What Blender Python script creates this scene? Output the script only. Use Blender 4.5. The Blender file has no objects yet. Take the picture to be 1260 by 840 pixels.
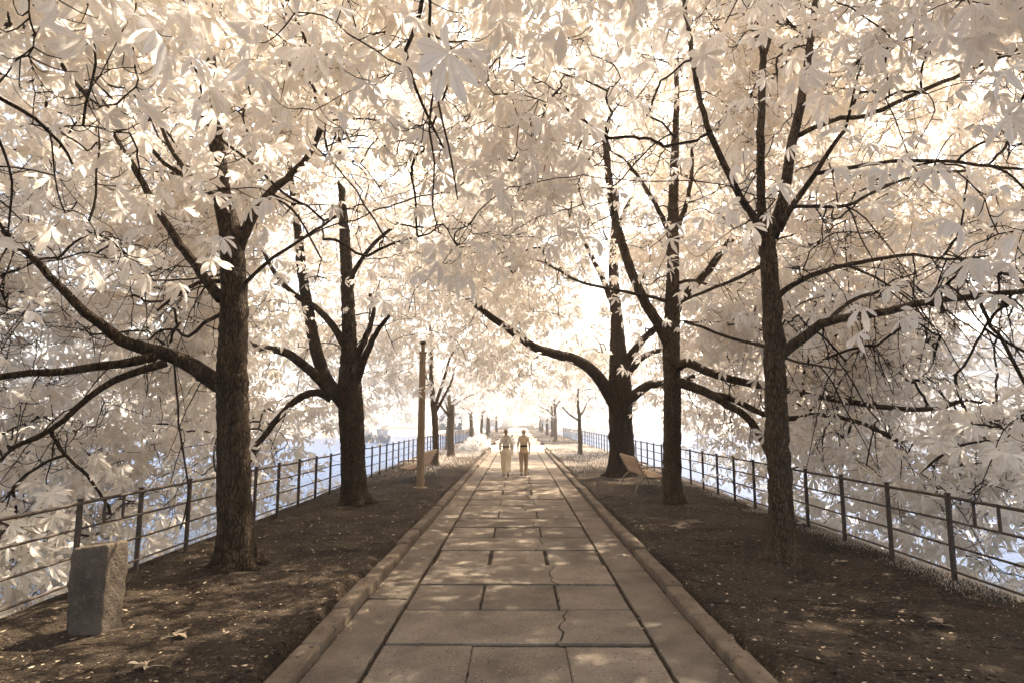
import bpy, math, random
import numpy as np
random.seed(7)
RNG = np.random.default_rng(11)
scene = bpy.context.scene
COL = scene.collection
PI = math.pi

# ------------------------------------------------------------------ camera model
FPX, HCAM = 750.0, 1.9
PITCH, YAW = math.atan(96/750.0), math.radians(0.53)
CAM = np.array([0.0, 0.0, HCAM])
FW = np.array([-math.sin(YAW)*math.cos(PITCH), math.cos(YAW)*math.cos(PITCH), math.sin(PITCH)])
RT = np.array([math.cos(YAW), math.sin(YAW), 0.0])
UPV = np.cross(RT, FW)

def at(px, py, Y):
    d = FW + RT*(px-630)/FPX + UPV*(420-py)/FPX
    return CAM + d*(Y/d[1])

def proj(P):
    d = P - CAM
    f = d @ FW
    f = np.where(f < 0.05, 0.05, f)
    return 630 + FPX*(d @ RT)/f, 420 - FPX*(d @ UPV)/f, d[:, 1]

# ------------------------------------------------------------------ object helpers
def tag(o, label=None, cat=None, group=None, kind=None):
    if label: o['label'] = label
    if cat: o['category'] = cat
    if group: o['group'] = group
    if kind: o['kind'] = kind
    return o

def empty(name, loc=(0, 0, 0), rotz=0.0):
    o = bpy.data.objects.new(name, None)
    o.empty_display_size = 0.3
    o.location = tuple(float(v) for v in loc)
    o.rotation_euler = (0, 0, rotz)
    COL.objects.link(o)
    return o

def mesh_obj(name, V, faces, mats, parent=None, smooth=True, matidx=None, uv=None, loc=None):
    """faces: list of int arrays (n,3)/(n,4); V (n,3) in the parent's space"""
    V = np.asarray(V, dtype=np.float32)
    me = bpy.data.meshes.new(name)
    faces = [np.asarray(f, dtype=np.int32) for f in faces if f is not None and len(f)]
    loops = np.concatenate([f.ravel() for f in faces])
    sizes = np.concatenate([np.full(len(f), f.shape[1], dtype=np.int32) for f in faces])
    starts = np.concatenate([[0], np.cumsum(sizes)[:-1]]).astype(np.int32)
    me.vertices.add(len(V)); me.vertices.foreach_set('co', V.ravel())
    me.loops.add(len(loops)); me.loops.foreach_set('vertex_index', loops)
    me.polygons.add(len(sizes))
    me.polygons.foreach_set('loop_start', starts)
    try: me.polygons.foreach_set('loop_total', sizes)
    except Exception: pass
    if not isinstance(mats, (list, tuple)): mats = [mats]
    for m in mats: me.materials.append(m)
    if matidx is not None:
        me.polygons.foreach_set('material_index', np.asarray(matidx, dtype=np.int32))
    if uv is not None:
        l = me.uv_layers.new(name='UVMap')
        l.data.foreach_set('uv', np.asarray(uv, dtype=np.float32)[loops].ravel())
    me.update(calc_edges=True)
    me.validate()
    me.polygons.foreach_set('use_smooth', np.full(len(me.polygons), bool(smooth)))
    o = bpy.data.objects.new(name, me)
    if parent is not None: o.parent = parent
    if loc is not None: o.location = loc
    COL.objects.link(o)
    return o

class MB:
    """collects pieces of one mesh"""
    def __init__(s): s.V = []; s.Q = []; s.T = []; s.n = 0
    def add(s, V, Q=None, T=None):
        V = np.asarray(V, float)
        if Q is not None and len(Q): s.Q.append(np.asarray(Q)+s.n)
        if T is not None and len(T): s.T.append(np.asarray(T)+s.n)
        s.V.append(V); s.n += len(V)
    def box(s, c, d, rot=None, bevel=0.0):
        c = np.asarray(c, float); h = np.asarray(d, float)/2
        if bevel <= 0:
            P = np.array([[x, y, z] for z in (-1, 1) for y in (-1, 1) for x in (-1, 1)], float)*h
            Q = [[0, 2, 3, 1], [4, 5, 7, 6], [0, 1, 5, 4], [2, 6, 7, 3], [0, 4, 6, 2], [1, 3, 7, 5]]
            if rot is not None: P = P @ np.asarray(rot).T
            s.add(P+c, Q=Q); return
        b = min(bevel, h.min()*0.9)
        idx = {}; P = []
        for sx in (-1, 1):
            for sy in (-1, 1):
                for sz in (-1, 1):
                    for a in range(3):
                        v = np.array([sx*h[0], sy*h[1], sz*h[2]])
                        for k in range(3):
                            if k != a: v[k] -= (sx, sy, sz)[k]*b
                        idx[(sx, sy, sz, a)] = len(P); P.append(v)
        Q = []; T = []
        for a in range(3):
            u, w = (a+1) % 3, (a+2) % 3
            for sg in (-1, 1):
                q = []
                for (su, sw) in ((-1, -1), (1, -1), (1, 1), (-1, 1)):
                    k = [0, 0, 0]; k[a] = sg; k[u] = su; k[w] = sw
                    q.append(idx[(*k, a)])
                Q.append(q if sg > 0 else q[::-1])
            for su in (-1, 1):
                for sw in (-1, 1):
                    k0 = [0, 0, 0]; k0[u] = su; k0[w] = sw
                    ka = list(k0); ka[a] = -1; kb = list(k0); kb[a] = 1
                    q = [idx[(*ka, u)], idx[(*kb, u)], idx[(*kb, w)], idx[(*ka, w)]]
                    Q.append(q if su*sw < 0 else q[::-1])
        for sx in (-1, 1):
            for sy in (-1, 1):
                for sz in (-1, 1):
                    t = [idx[(sx, sy, sz, a)] for a in range(3)]
                    T.append(t if sx*sy*sz > 0 else t[::-1])
        P = np.array(P)
        if rot is not None: P = P @ np.asarray(rot).T
        s.add(P+c, Q=Q, T=T)
    def tube(s, pts, rad, n=8, cap=True, flare=None, rough=0.0):
        V, Q, T = tube(pts, rad, n, cap, flare, rough)
        s.add(V, Q, T)
    def data(s):
        V = np.concatenate(s.V)
        return V, [np.concatenate(s.Q) if s.Q else None, np.concatenate(s.T) if s.T else None]
    def build(s, name, mat, parent=None, smooth=True, loc=None):
        V, F = s.data()
        if loc is not None: V = V-np.asarray(loc, float)
        return mesh_obj(name, V, F, mat, parent, smooth, loc=loc)

def frames(pts):
    P = np.asarray(pts, float)
    t = np.gradient(P, axis=0)
    t /= np.linalg.norm(t, axis=1)[:, None]+1e-9
    ref = np.array([0.31, 0.93, 0.2]) if abs(t[0] @ np.array([0.31, 0.93, 0.2])) < 0.9 else np.array([1.0, 0, 0])
    N = np.zeros_like(P)
    u = np.cross(t[0], ref); u /= np.linalg.norm(u)
    for i in range(len(P)):
        u = u - t[i]*(u @ t[i]); u /= np.linalg.norm(u)+1e-9
        N[i] = u
    return t, N, np.cross(t, N)

def tube(pts, rad, n=8, cap=True, flare=None, rough=0.0):
    P = np.asarray(pts, float); m = len(P)
    R = np.broadcast_to(np.asarray(rad, float), (m,))
    t, N, B = frames(P)
    ang = np.arange(n)*2*PI/n
    rr = np.repeat(R[:, None], n, 1)
    if rough > 0:
        ph = RNG.uniform(0, 6.28, 6)
        s = np.arange(m)[:, None]
        rr = rr*(1+rough*(np.sin(2*ang+ph[0]+.13*s)+.7*np.sin(3*ang+ph[1]-.21*s)+.5*np.sin(5*ang+ph[2]+.3*s))*.5
                 + rough*.6*RNG.normal(0, .5, (m, n)))
    if flare is not None:
        fl, k, ph = flare
        rr = rr*(1+fl[:, None]*(1+.55*np.sin(k*ang+ph)[None, :]+.3*np.sin((k+2)*ang+2*ph)[None, :]))
    V = P[:, None, :]+rr[:, :, None]*(np.cos(ang)[None, :, None]*N[:, None, :]+np.sin(ang)[None, :, None]*B[:, None, :])
    V = V.reshape(-1, 3)
    i = np.arange(m-1)[:, None]*n; j = np.arange(n)[None, :]; j2 = (j+1) % n
    Q = np.stack([i+j, i+j2, i+n+j2, i+n+j], -1).reshape(-1, 4)
    T = None
    if cap:
        V = np.concatenate([V, P[:1], P[-1:]])
        a, b = m*n, m*n+1
        jj = np.arange(n); j2 = (jj+1) % n; o = (m-1)*n
        T = np.concatenate([np.stack([np.full(n, a), j2, jj], 1), np.stack([np.full(n, b), o+jj, o+j2], 1)])
    return V, Q, T

def smooth_path(pts, step):
    """Catmull-Rom through pts (columns: xyz + extras), resampled about every step"""
    P = np.asarray(pts, float)
    P = np.vstack([2*P[0]-P[1], P, 2*P[-1]-P[-2]])
    out = []
    for k in range(1, len(P)-2):
        p0, p1, p2, p3 = P[k-1:k+3]
        n = max(2, int(np.linalg.norm((p2-p1)[:3])/step))
        u = (np.arange(n)/n)[:, None]
        out.append(.5*((2*p1)+(-p0+p2)*u+(2*p0-5*p1+4*p2-p3)*u*u+(-p0+3*p1-3*p2+p3)*u**3))
    out.append(P[-2][None])
    return np.concatenate(out)

# ------------------------------------------------------------------ materials
def new_mat(name):
    m = bpy.data.materials.new(name); m.use_nodes = True
    nt = m.node_tree; nt.nodes.clear()
    out = nt.nodes.new('ShaderNodeOutputMaterial')
    return m, nt, out

def nd(nt, t, **kw):
    n = nt.nodes.new(t)
    for k, v in kw.items():
        if k in n.inputs.keys() if isinstance(k, str) else False: n.inputs[k].default_value = v
        else: setattr(n, k, v)
    return n

def ramp(nt, fac, stops):
    r = nt.nodes.new('ShaderNodeValToRGB')
    el = r.color_ramp.elements
    while len(el) < len(stops): el.new(0.5)
    for e, (p, c) in zip(el, stops):
        e.position = p; e.color = (*c, 1) if len(c) == 3 else c
    nt.links.new(fac, r.inputs[0])
    return r.outputs[0]

def noise_mat(name, c1, c2, scale=6.0, rough=0.85, bump=0.3, bscale=40.0, stretch=(1, 1, 1), c3=None, spot_scale=None, spot_lo=.6, spec=0.3, detail=6.0, metallic=0.0, bdist=.02, island=0.0, coord='Object', c4=None, pit_scale=90, pit_lo=.62):
    m, nt, out = new_mat(name)
    L = nt.links.new
    tc = nt.nodes.new('ShaderNodeTexCoord'); mp = nt.nodes.new('ShaderNodeMapping')
    mp.inputs['Scale'].default_value = stretch
    L(tc.outputs[coord], mp.inputs[0])
    n1 = nd(nt, 'ShaderNodeTexNoise', Scale=scale, Detail=detail, Roughness=.62); L(mp.outputs[0], n1.inputs['Vector'])
    col = ramp(nt, n1.outputs['Fac'], [(.3, c1), (.7, c2)])
    if c3 is not None:
        n3 = nd(nt, 'ShaderNodeTexNoise', Scale=spot_scale or scale*3, Detail=4.0, Roughness=.7); L(mp.outputs[0], n3.inputs['Vector'])
        f = ramp(nt, n3.outputs['Fac'], [(spot_lo, (0, 0, 0)), (spot_lo+.08, (1, 1, 1))])
        mx = nt.nodes.new('ShaderNodeMix'); mx.data_type = 'RGBA'
        L(f, mx.inputs['Factor']); L(col, mx.inputs['A']); mx.inputs['B'].default_value = (*c3, 1)
        col = mx.outputs['Result']
    if c4 is not None:
        n4 = nd(nt, 'ShaderNodeTexNoise', Scale=pit_scale, Detail=3.0, Roughness=.6); n4.noise_dimensions = '4D'; n4.inputs['W'].default_value = 3.7; L(mp.outputs[0], n4.inputs['Vector'])
        f = ramp(nt, n4.outputs['Fac'], [(pit_lo, (0, 0, 0)), (pit_lo+.06, (1, 1, 1))])
        mx = nt.nodes.new('ShaderNodeMix'); mx.data_type = 'RGBA'
        L(f, mx.inputs['Factor']); L(col, mx.inputs['A']); mx.inputs['B'].default_value = (*c4, 1)
        col = mx.outputs['Result']
    if island > 0:
        g = nt.nodes.new('ShaderNodeNewGeometry')
        mr = nt.nodes.new('ShaderNodeMapRange'); L(g.outputs['Random Per Island'], mr.inputs[0])
        mr.inputs[3].default_value = 1-island; mr.inputs[4].default_value = 1+island
        mx = nt.nodes.new('ShaderNodeMix'); mx.data_type = 'RGBA'; mx.blend_type = 'MULTIPLY'; mx.inputs['Factor'].default_value = 1
        L(col, mx.inputs['A']); L(mr.outputs[0], mx.inputs['B']); col = mx.outputs['Result']
    b = nt.nodes.new('ShaderNodeBsdfPrincipled')
    b.inputs['Roughness'].default_value = rough; b.inputs['Metallic'].default_value = metallic
    b.inputs['Specular IOR Level'].default_value = spec
    L(col, b.inputs['Base Color'])
    if bump > 0:
        n2 = nd(nt, 'ShaderNodeTexNoise', Scale=bscale, Detail=5.0, Roughness=.65); L(mp.outputs[0], n2.inputs['Vector'])
        bp = nt.nodes.new('ShaderNodeBump'); bp.inputs['Strength'].default_value = bump; bp.inputs['Distance'].default_value = bdist
        L(n2.outputs['Fac'], bp.inputs['Height']); L(bp.outputs[0], b.inputs['Normal'])
    L(b.outputs[0], out.inputs[0])
    return m

def leaf_mat(name, c_lo, c_hi, trans=.5, vein=True):
    m, nt, out = new_mat(name); L = nt.links.new
    g = nt.nodes.new('ShaderNodeNewGeometry')
    col = ramp(nt, g.outputs['Random Per Island'], [(0, c_lo), (1, c_hi)])
    if vein:
        uvn = nt.nodes.new('ShaderNodeUVMap'); sp = nt.nodes.new('ShaderNodeSeparateXYZ'); L(uvn.outputs[0], sp.inputs[0])
        ab = nd(nt, 'ShaderNodeMath', operation='ABSOLUTE'); L(sp.outputs['Y'], ab.inputs[0])
        # side veins run obliquely from the midrib
        sc = nd(nt, 'ShaderNodeMath', operation='MULTIPLY_ADD'); L(ab.outputs[0], sc.inputs[0]); sc.inputs[1].default_value = -.35; L(sp.outputs['X'], sc.inputs[2])
        fr = nd(nt, 'ShaderNodeMath', operation='MULTIPLY'); L(sc.outputs[0], fr.inputs[0]); fr.inputs[1].default_value = 62.0
        sn = nd(nt, 'ShaderNodeMath', operation='SINE'); L(fr.outputs[0], sn.inputs[0])
        v1 = ramp(nt, sn.outputs[0], [(.75, (1, 1, 1)), (1.0, (.86, .85, .84))])
        v2 = ramp(nt, ab.outputs[0], [(.02, (.78, .76, .74)), (.09, (1, 1, 1))])
        for v in (v1, v2):
            mx = nt.nodes.new('ShaderNodeMix'); mx.data_type = 'RGBA'; mx.blend_type = 'MULTIPLY'; mx.inputs['Factor'].default_value = 1
            L(col, mx.inputs['A']); L(v, mx.inputs['B']); col = mx.outputs['Result']
    d = nt.nodes.new('ShaderNodeBsdfDiffuse'); t = nt.nodes.new('ShaderNodeBsdfTranslucent')
    L(col, d.inputs[0]); L(col, t.inputs[0])
    mx = nt.nodes.new('ShaderNodeMixShader'); mx.inputs[0].default_value = trans
    L(d.outputs[0], mx.inputs[1]); L(t.outputs[0], mx.inputs[2])
    gl = nt.nodes.new('ShaderNodeBsdfGlossy'); gl.inputs['Roughness'].default_value = .45
    m2 = nt.nodes.new('ShaderNodeMixShader'); m2.inputs[0].default_value = .03
    L(mx.outputs[0], m2.inputs[1]); L(gl.outputs[0], m2.inputs[2])
    L(m2.outputs[0], out.inputs[0])
    return m

def bark_mat(name, c1, c2, sc=1.0):
    m, nt, out = new_mat(name); L = nt.links.new
    tc = nt.nodes.new('ShaderNodeTexCoord'); mp = nt.nodes.new('ShaderNodeMapping')
    mp.inputs['Scale'].default_value = (1, 1, .22); L(tc.outputs['Object'], mp.inputs[0])
    nw = nd(nt, 'ShaderNodeTexNoise', Scale=5.0, Detail=3.0); L(mp.outputs[0], nw.inputs['Vector'])
    mxv = nt.nodes.new('ShaderNodeMix'); mxv.data_type = 'RGBA'; mxv.inputs['Factor'].default_value = .06
    L(mp.outputs[0], mxv.inputs['A']); L(nw.outputs['Color'], mxv.inputs['B'])
    v = nd(nt, 'ShaderNodeTexVoronoi', Scale=34.0*sc); v.feature = 'DISTANCE_TO_EDGE'; L(mxv.outputs['Result'], v.inputs['Vector'])
    n1 = nd(nt, 'ShaderNodeTexNoise', Scale=9.0, Detail=7.0, Roughness=.7); L(mp.outputs[0], n1.inputs['Vector'])
    col = ramp(nt, n1.outputs['Fac'], [(.32, c1), (.7, c2)])
    cr = ramp(nt, v.outputs['Distance'], [(.0, (.36, .33, .30)), (.2, (1, 1, 1))])
    mx = nt.nodes.new('ShaderNodeMix'); mx.data_type = 'RGBA'; mx.blend_type = 'MULTIPLY'; mx.inputs['Factor'].default_value = .8
    L(col, mx.inputs['A']); L(cr, mx.inputs['B'])
    b = nt.nodes.new('ShaderNodeBsdfPrincipled'); b.inputs['Roughness'].default_value = .9; b.inputs['Specular IOR Level'].default_value = .15
    L(mx.outputs['Result'], b.inputs['Base Color'])
    ad = nd(nt, 'ShaderNodeMath', operation='MULTIPLY_ADD'); L(n1.outputs['Fac'], ad.inputs[0]); ad.inputs[1].default_value = .5; L(cr, ad.inputs[2])
    bp = nt.nodes.new('ShaderNodeBump'); bp.inputs['Strength'].default_value = 1.0; bp.inputs['Distance'].default_value = .045
    L(ad.outputs[0], bp.inputs['Height']); L(bp.outputs[0], b.inputs['Normal'])
    L(b.outputs[0], out.inputs[0])
    return m

M = {}
M['leaf'] = leaf_mat('pale_leaf', (.85, .785, .70), (.96, .915, .85), .52)
M['leaf_far'] = leaf_mat('pale_leaf_far', (.88, .84, .785), (.97, .945, .91), .5, vein=False)
M['grass'] = leaf_mat('pale_grass', (.66, .56, .45), (.85, .76, .66), .35, vein=False)
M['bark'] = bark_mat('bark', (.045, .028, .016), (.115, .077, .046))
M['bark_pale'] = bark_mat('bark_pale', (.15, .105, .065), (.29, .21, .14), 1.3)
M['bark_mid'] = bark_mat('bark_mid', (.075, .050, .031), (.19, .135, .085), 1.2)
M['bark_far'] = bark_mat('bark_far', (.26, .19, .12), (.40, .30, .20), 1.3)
M['twig'] = noise_mat('twig', (.022, .015, .010), (.05, .034, .022), 9, bump=0, spec=.1)
M['soil'] = noise_mat('soil', (.026, .0185, .0125), (.092, .068, .048), .9, .95, 1.0, 26, c3=(.19, .14, .098), spot_scale=22, spot_lo=.575, spec=.08, bdist=.08, detail=13.0, c4=(.010, .006, .004), pit_scale=17, pit_lo=.60)
M['slab'] = noise_mat('paving_slab', (.135, .107, .081), (.285, .233, .182), 1.7, .88, 1.0, 95, c3=(.50, .40, .30), spot_scale=48, spot_lo=.60, spec=.15, bdist=.02, island=.20, detail=12.0, c4=(.05, .035, .022), pit_scale=38, pit_lo=.615)
M['strip'] = noise_mat('paving_strip', (.125, .099, .075), (.265, .215, .167), 1.7, .92, 1.0, 80, c3=(.44, .35, .26), spot_scale=42, spot_lo=.61, spec=.15, bdist=.025, island=.1, detail=12.0, c4=(.05, .035, .022), pit_scale=30, pit_lo=.62)
M['joint'] = noise_mat('joint_dirt', (.018, .012, .008), (.05, .034, .022), 20, .95, .5, 90, spec=.1)
M['sand'] = noise_mat('pale_sand', (.42, .34, .26), (.62, .53, .43), 1.2, .95, .6, 30, spec=.1)
M['kerb'] = noise_mat('kerb_stone', (.085, .062, .043), (.19, .145, .105), 3.0, .9, 1.0, 60, c3=(.06, .042, .028), spot_scale=14, spot_lo=.58, spec=.2, island=.12, bdist=.012)
M['iron'] = noise_mat('fence_iron', (.030, .020, .014), (.085, .055, .036), 14, .62, .25, 60, spec=.4)
M['stone'] = noise_mat('bollard_stone', (.065, .05, .037), (.15, .116, .087), 3, .95, 1.0, 45, c3=(.15, .115, .083), spot_scale=26, spot_lo=.55, spec=.15, bdist=.02)
M['pole'] = noise_mat('pole_timber', (.25, .175, .11), (.37, .265, .175), 3, .75, .3, 30, stretch=(6, 6, .5), spec=.25)
M['dark'] = noise_mat('dark_metal', (.03, .022, .018), (.06, .045, .034), 8, .6, .1, 40)
M['slat'] = noise_mat('bench_timber', (.28, .18, .105), (.43, .295, .18), 4, .7, .3, 40, stretch=(8, .7, 8), spec=.3, island=.12)
M['bench_metal'] = noise_mat('bench_metal', (.26, .20, .145), (.36, .28, .21), 8, .5, .1, 40, spec=.5)
M['litter'] = leaf_mat('dry_leaf', (.10, .068, .042), (.60, .47, .33), .12, vein=False)
M['white_wall'] = noise_mat('white_render', (.36, .37, .39), (.44, .45, .46), 1.5, .8, .05, 10)
M['window'] = noise_mat('window_glass', (.025, .035, .05), (.05, .065, .085), .8, .35, 0, 10, spec=.3)
M['hull_grey'] = noise_mat('hull_grey', (.035, .037, .040), (.06, .062, .066), 2, .5, .05, 10)
M['hull_pale'] = noise_mat('hull_pale', (.11, .115, .12), (.16, .165, .17), 2, .5, .05, 10)
M['roof_dark'] = noise_mat('roof_dark', (.010, .010, .011), (.018, .018, .019), 2, .95, .1, 10, spec=.02)
M['bank'] = noise_mat('bank_earth', (.30, .25, .20), (.5, .44, .37), .6, .95, .4, 6)
M['skin'] = noise_mat('skin', (.55, .45, .37), (.62, .51, .42), 6, .6, 0, 10)
M['hair_brown'] = noise_mat('hair_brown', (.16, .095, .05), (.27, .17, .09), 30, .6, .3, 80, stretch=(1, 1, .2))
M['hair_fair'] = noise_mat('hair_fair', (.55, .43, .29), (.70, .57, .41), 30, .6, .3, 80, stretch=(1, 1, .2))
M['cloth_grey'] = noise_mat('cloth_grey', (.70, .65, .58), (.80, .75, .68), 18, .9, .2, 120)
M['cloth_tan'] = noise_mat('cloth_tan', (.66, .48, .29), (.76, .57, .36), 18, .9, .2, 120)
M['cloth_cream'] = noise_mat('cloth_cream', (.76, .62, .44), (.84, .71, .53), 10, .9, .3, 90)
M['cloth_brown'] = noise_mat('cloth_brown', (.34, .25, .165), (.44, .33, .225), 10, .9, .2, 90)
M['cloth_dark'] = noise_mat('cloth_dark', (.06, .04, .027), (.09, .062, .042), 18, .8, .1, 90)
M['cloth_white'] = noise_mat('cloth_white', (.62, .58, .53), (.72, .68, .62), 18, .9, .1, 90)

# water: wind-rippled, pale blue
m, nt, out = new_mat('river_water'); L = nt.links.new
tc = nt.nodes.new('ShaderNodeTexCoord'); mp = nt.nodes.new('ShaderNodeMapping'); mp.inputs['Scale'].default_value = (1.0, 1.0, 1); L(tc.outputs['Object'], mp.inputs[0])
n1 = nd(nt, 'ShaderNodeTexNoise', Scale=1.7, Detail=6.0, Roughness=.6); L(mp.outputs[0], n1.inputs['Vector'])
n2 = nd(nt, 'ShaderNodeTexNoise', Scale=.05, Detail=3.0); L(mp.outputs[0], n2.inputs['Vector'])
b = nt.nodes.new('ShaderNodeBsdfPrincipled'); b.inputs['Roughness'].default_value = .3; b.inputs['IOR'].default_value = 1.33; b.inputs['Specular IOR Level'].default_value = .25; b.inputs['Specular Tint'].default_value = (.34, .58, 1, 1)
L(ramp(nt, n2.outputs['Fac'], [(.35, (.010, .032, .085)), (.65, (.022, .058, .14))]), b.inputs['Base Color'])
bp = nt.nodes.new('ShaderNodeBump'); bp.inputs['Strength'].default_value = 1.0; bp.inputs['Distance'].default_value = .25
L(n1.outputs['Fac'], bp.inputs['Height']); L(bp.outputs[0], b.inputs['Normal']); L(b.outputs[0], out.inputs[0])
M['water'] = m

# ------------------------------------------------------------------ ground, water, path
FL, FR = -4.80, 5.10           # fence lines
PATH_END = 150.0
ph = RNG.uniform(0, 6.28, (14, 1)); kx = RNG.normal(0, 1, (14, 2))
def lumps(x, y, sc=1.0):
    s = 0
    for i in range(14):
        f = (.5+.45*i)*sc
        s = s+np.sin(f*(kx[i, 0]*x+kx[i, 1]*y)+ph[i, 0])/(1+.6*i)
    return s
def ground_z(x, y):
    ax = np.where(x < 0, -x-(-FL-4.8), x-(FR-4.8))
    z = .018*lumps(x, y)+.02
    z = z*np.clip((np.abs(x)-1.75)/.3, 0, 1)
    z = np.where(np.abs(x) < 1.95, -.05, z)
    z = z-np.clip(ax-5.05, 0, 50)*.95
    return np.maximum(z, -2.6)
xs = np.unique(np.round(np.concatenate([np.linspace(-12, -5.2, 16), np.linspace(-5.2, -1.9, 56), np.linspace(-1.9, 1.9, 5), np.linspace(1.9, 5.5, 60), np.linspace(5.5, 12, 16)]), 3))
ys = np.unique(np.round(np.concatenate([np.linspace(-25, 1.5, 20), np.linspace(1.5, 14, 190), np.linspace(14, 40, 130), np.linspace(40, 230, 60)]), 3))
X, Y = np.meshgrid(xs, ys)
Z = ground_z(X, Y)
Vg = np.stack([X, Y, Z], -1).reshape(-1, 3)
nx, ny = len(xs), len(ys)
i = np.arange(ny-1)[:, None]*nx; j = np.arange(nx-1)[None, :]
Qg = np.stack([i+j, i+j+1, i+nx+j+1, i+nx+j], -1).reshape(-1, 4)
tag(mesh_obj('ground', Vg, [Qg], M['soil']), kind='structure')

s = 1300.0
tag(mesh_obj('water', [[-s, -s, -1.6], [s, -s, -1.6], [s, s, -1.6], [-s, s, -1.6]], [[[0, 1, 2, 3]]], M['water'], smooth=False), kind='structure')

# paving: rows of three slabs alternate with one wide slab that is cracked across
def ragged(poly, amp=.0018):
    out = []
    P = np.asarray(poly, float); n = len(P); c = P.mean(0)
    for k in range(n):
        a, b_ = P[k], P[(k+1) % n]; m_ = max(2, int(np.linalg.norm(b_-a)/.07))
        t = (np.arange(m_)/m_)[:, None]; q = a+(b_-a)*t
        nin = c-(a+b_)/2; nin /= np.linalg.norm(nin)+1e-9
        d = np.abs(RNG.normal(0, amp, m_))+(RNG.random(m_) < .025)*RNG.uniform(.006, .018, m_)
        d[0] = abs(d[0])+RNG.choice([0, 0, 0, .02])
        out.append(q+nin*d[:, None])
    return np.concatenate(out)

def prism(mb, poly, z0, z1, bev=.012):
    """convex-ish polygon slab (counter-clockwise) with a small chamfer"""
    P = np.asarray(poly, float); n = len(P)
    c = P.mean(0); d = P-c
    ins = P-d/np.linalg.norm(d, axis=1)[:, None]*bev*1.3
    V = np.concatenate([np.c_[P, np.full(n, z0)], np.c_[P, np.full(n, z1-bev)], np.c_[ins, np.full(n, z1)], [[*c, z1]]])
    k = np.arange(n); k2 = (k+1) % n
    Q = np.concatenate([np.stack([k, k2, n+k2, n+k], 1), np.stack([n+k, n+k2, 2*n+k2, 2*n+k], 1)])
    T = np.stack([2*n+k, 2*n+k2, np.full(n, 3*n)], 1)
    mb.add(V, Q, T)

JX = 1.15
f1 = FPX*HCAM
yA, dA = f1*.00362*1.0, f1*.000657       # first visible row edge and the row length
# pitch makes ground depth slightly shorter than f*h/dy; take the exact value from the ray
def gy(py):
    d = FW+UPV*(420-py)/FPX
    return HCAM/-d[2]*d[1]
edge = [gy(p) for p in (792, 748, 716, 693, 675, 659, 647, 638, 629, 621, 614)]
step = (edge[-1]-edge[0])/10
slabs = MB()
k = -5
y0 = edge[0]-5*step
row = 1          # row just below the first edge has three slabs
while y0 < 37.0:
    y1 = y0+step
    jit = RNG.normal(0, .006, 8)
    g = .013; gy_ = .022
    top = .0+RNG.normal(0, .003)
    if row % 2 == 1:
        a = -.385+RNG.normal(0, .015); b_ = .385+RNG.normal(0, .02)
        for (xa, xb) in ((-JX, a), (a, b_), (b_, JX)):
            prism(slabs, ragged([[xa+g+jit[0], y0+gy_+jit[1]], [xb-g+jit[2], y0+gy_+jit[1]], [xb-g+jit[2], y1-gy_+jit[3]], [xa+g+jit[0], y1-gy_+jit[3]]]), -.05, top+RNG.normal(0, .003))
    else:
        xc = .33+RNG.normal(0, .05)
        m_ = 15
        zig = np.c_[xc+np.cumsum(RNG.normal(0, .022, m_))+np.linspace(-.03, .05, m_), np.linspace(y0+gy_, y1-gy_, m_)]
        w_ = .006 if y0 < 12 else .01
        # left and right halves of the cracked slab as strips so the jagged edge stays true
        for side in (-1, 1):
            xe = np.full(m_, side*(JX-g)); ze = top+side*.002
            zx = zig[:, 0]+side*w_*(1+.8*RNG.random(m_))
            V = np.concatenate([np.c_[xe, zig[:, 1], np.full(m_, ze)], np.c_[zx, zig[:, 1], np.full(m_, ze)], np.c_[xe, zig[:, 1], np.full(m_, -.05)], np.c_[zx, zig[:, 1], np.full(m_, -.05)]])
            q = np.arange(m_-1); Q = np.concatenate([np.stack([q, q+1, m_+q+1, m_+q], 1), np.stack([m_+q, m_+q+1, 3*m_+q+1, 3*m_+q], 1), np.stack([q, 2*m_+q, 2*m_+q+1, q+1], 1)])
            Q = np.concatenate([Q, [[0, m_, 3*m_, 2*m_]], [[m_-1, 3*m_-1, 4*m_-1, 2*m_-1]]])
            slabs.add(V, Q if side > 0 else Q[:, ::-1])
    y0 = y1; row += 1
tag(slabs.build('path', M['slab'], smooth=False), kind='structure')
mesh_b = mesh_obj('path_bed', [[-1.7, -6, -.022], [1.7, -6, -.022], [1.7, 37.2, -.022], [-1.7, 37.2, -.022]], [[[0, 1, 2, 3]]], M['joint'], smooth=False)
tag(mesh_b, kind='structure')
strip = MB()
for sd in (-1, 1):
    y0 = -4.0+RNG.random()
    while y0 < 37:
        ln = RNG.choice([2.8, 3.6, 5.2])
        xa, xb = (JX+.022, 1.625) if sd > 0 else (-1.60, -JX-.022)
        prism(strip, ragged([[xa, y0], [xb, y0], [xb, y0+ln-.012], [xa, y0+ln-.012]], .005), -.05, .004+RNG.normal(0, .003), .008)
        y0 += ln
tag(strip.build('path_edge_strip', M['strip'], smooth=False), kind='structure')

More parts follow.
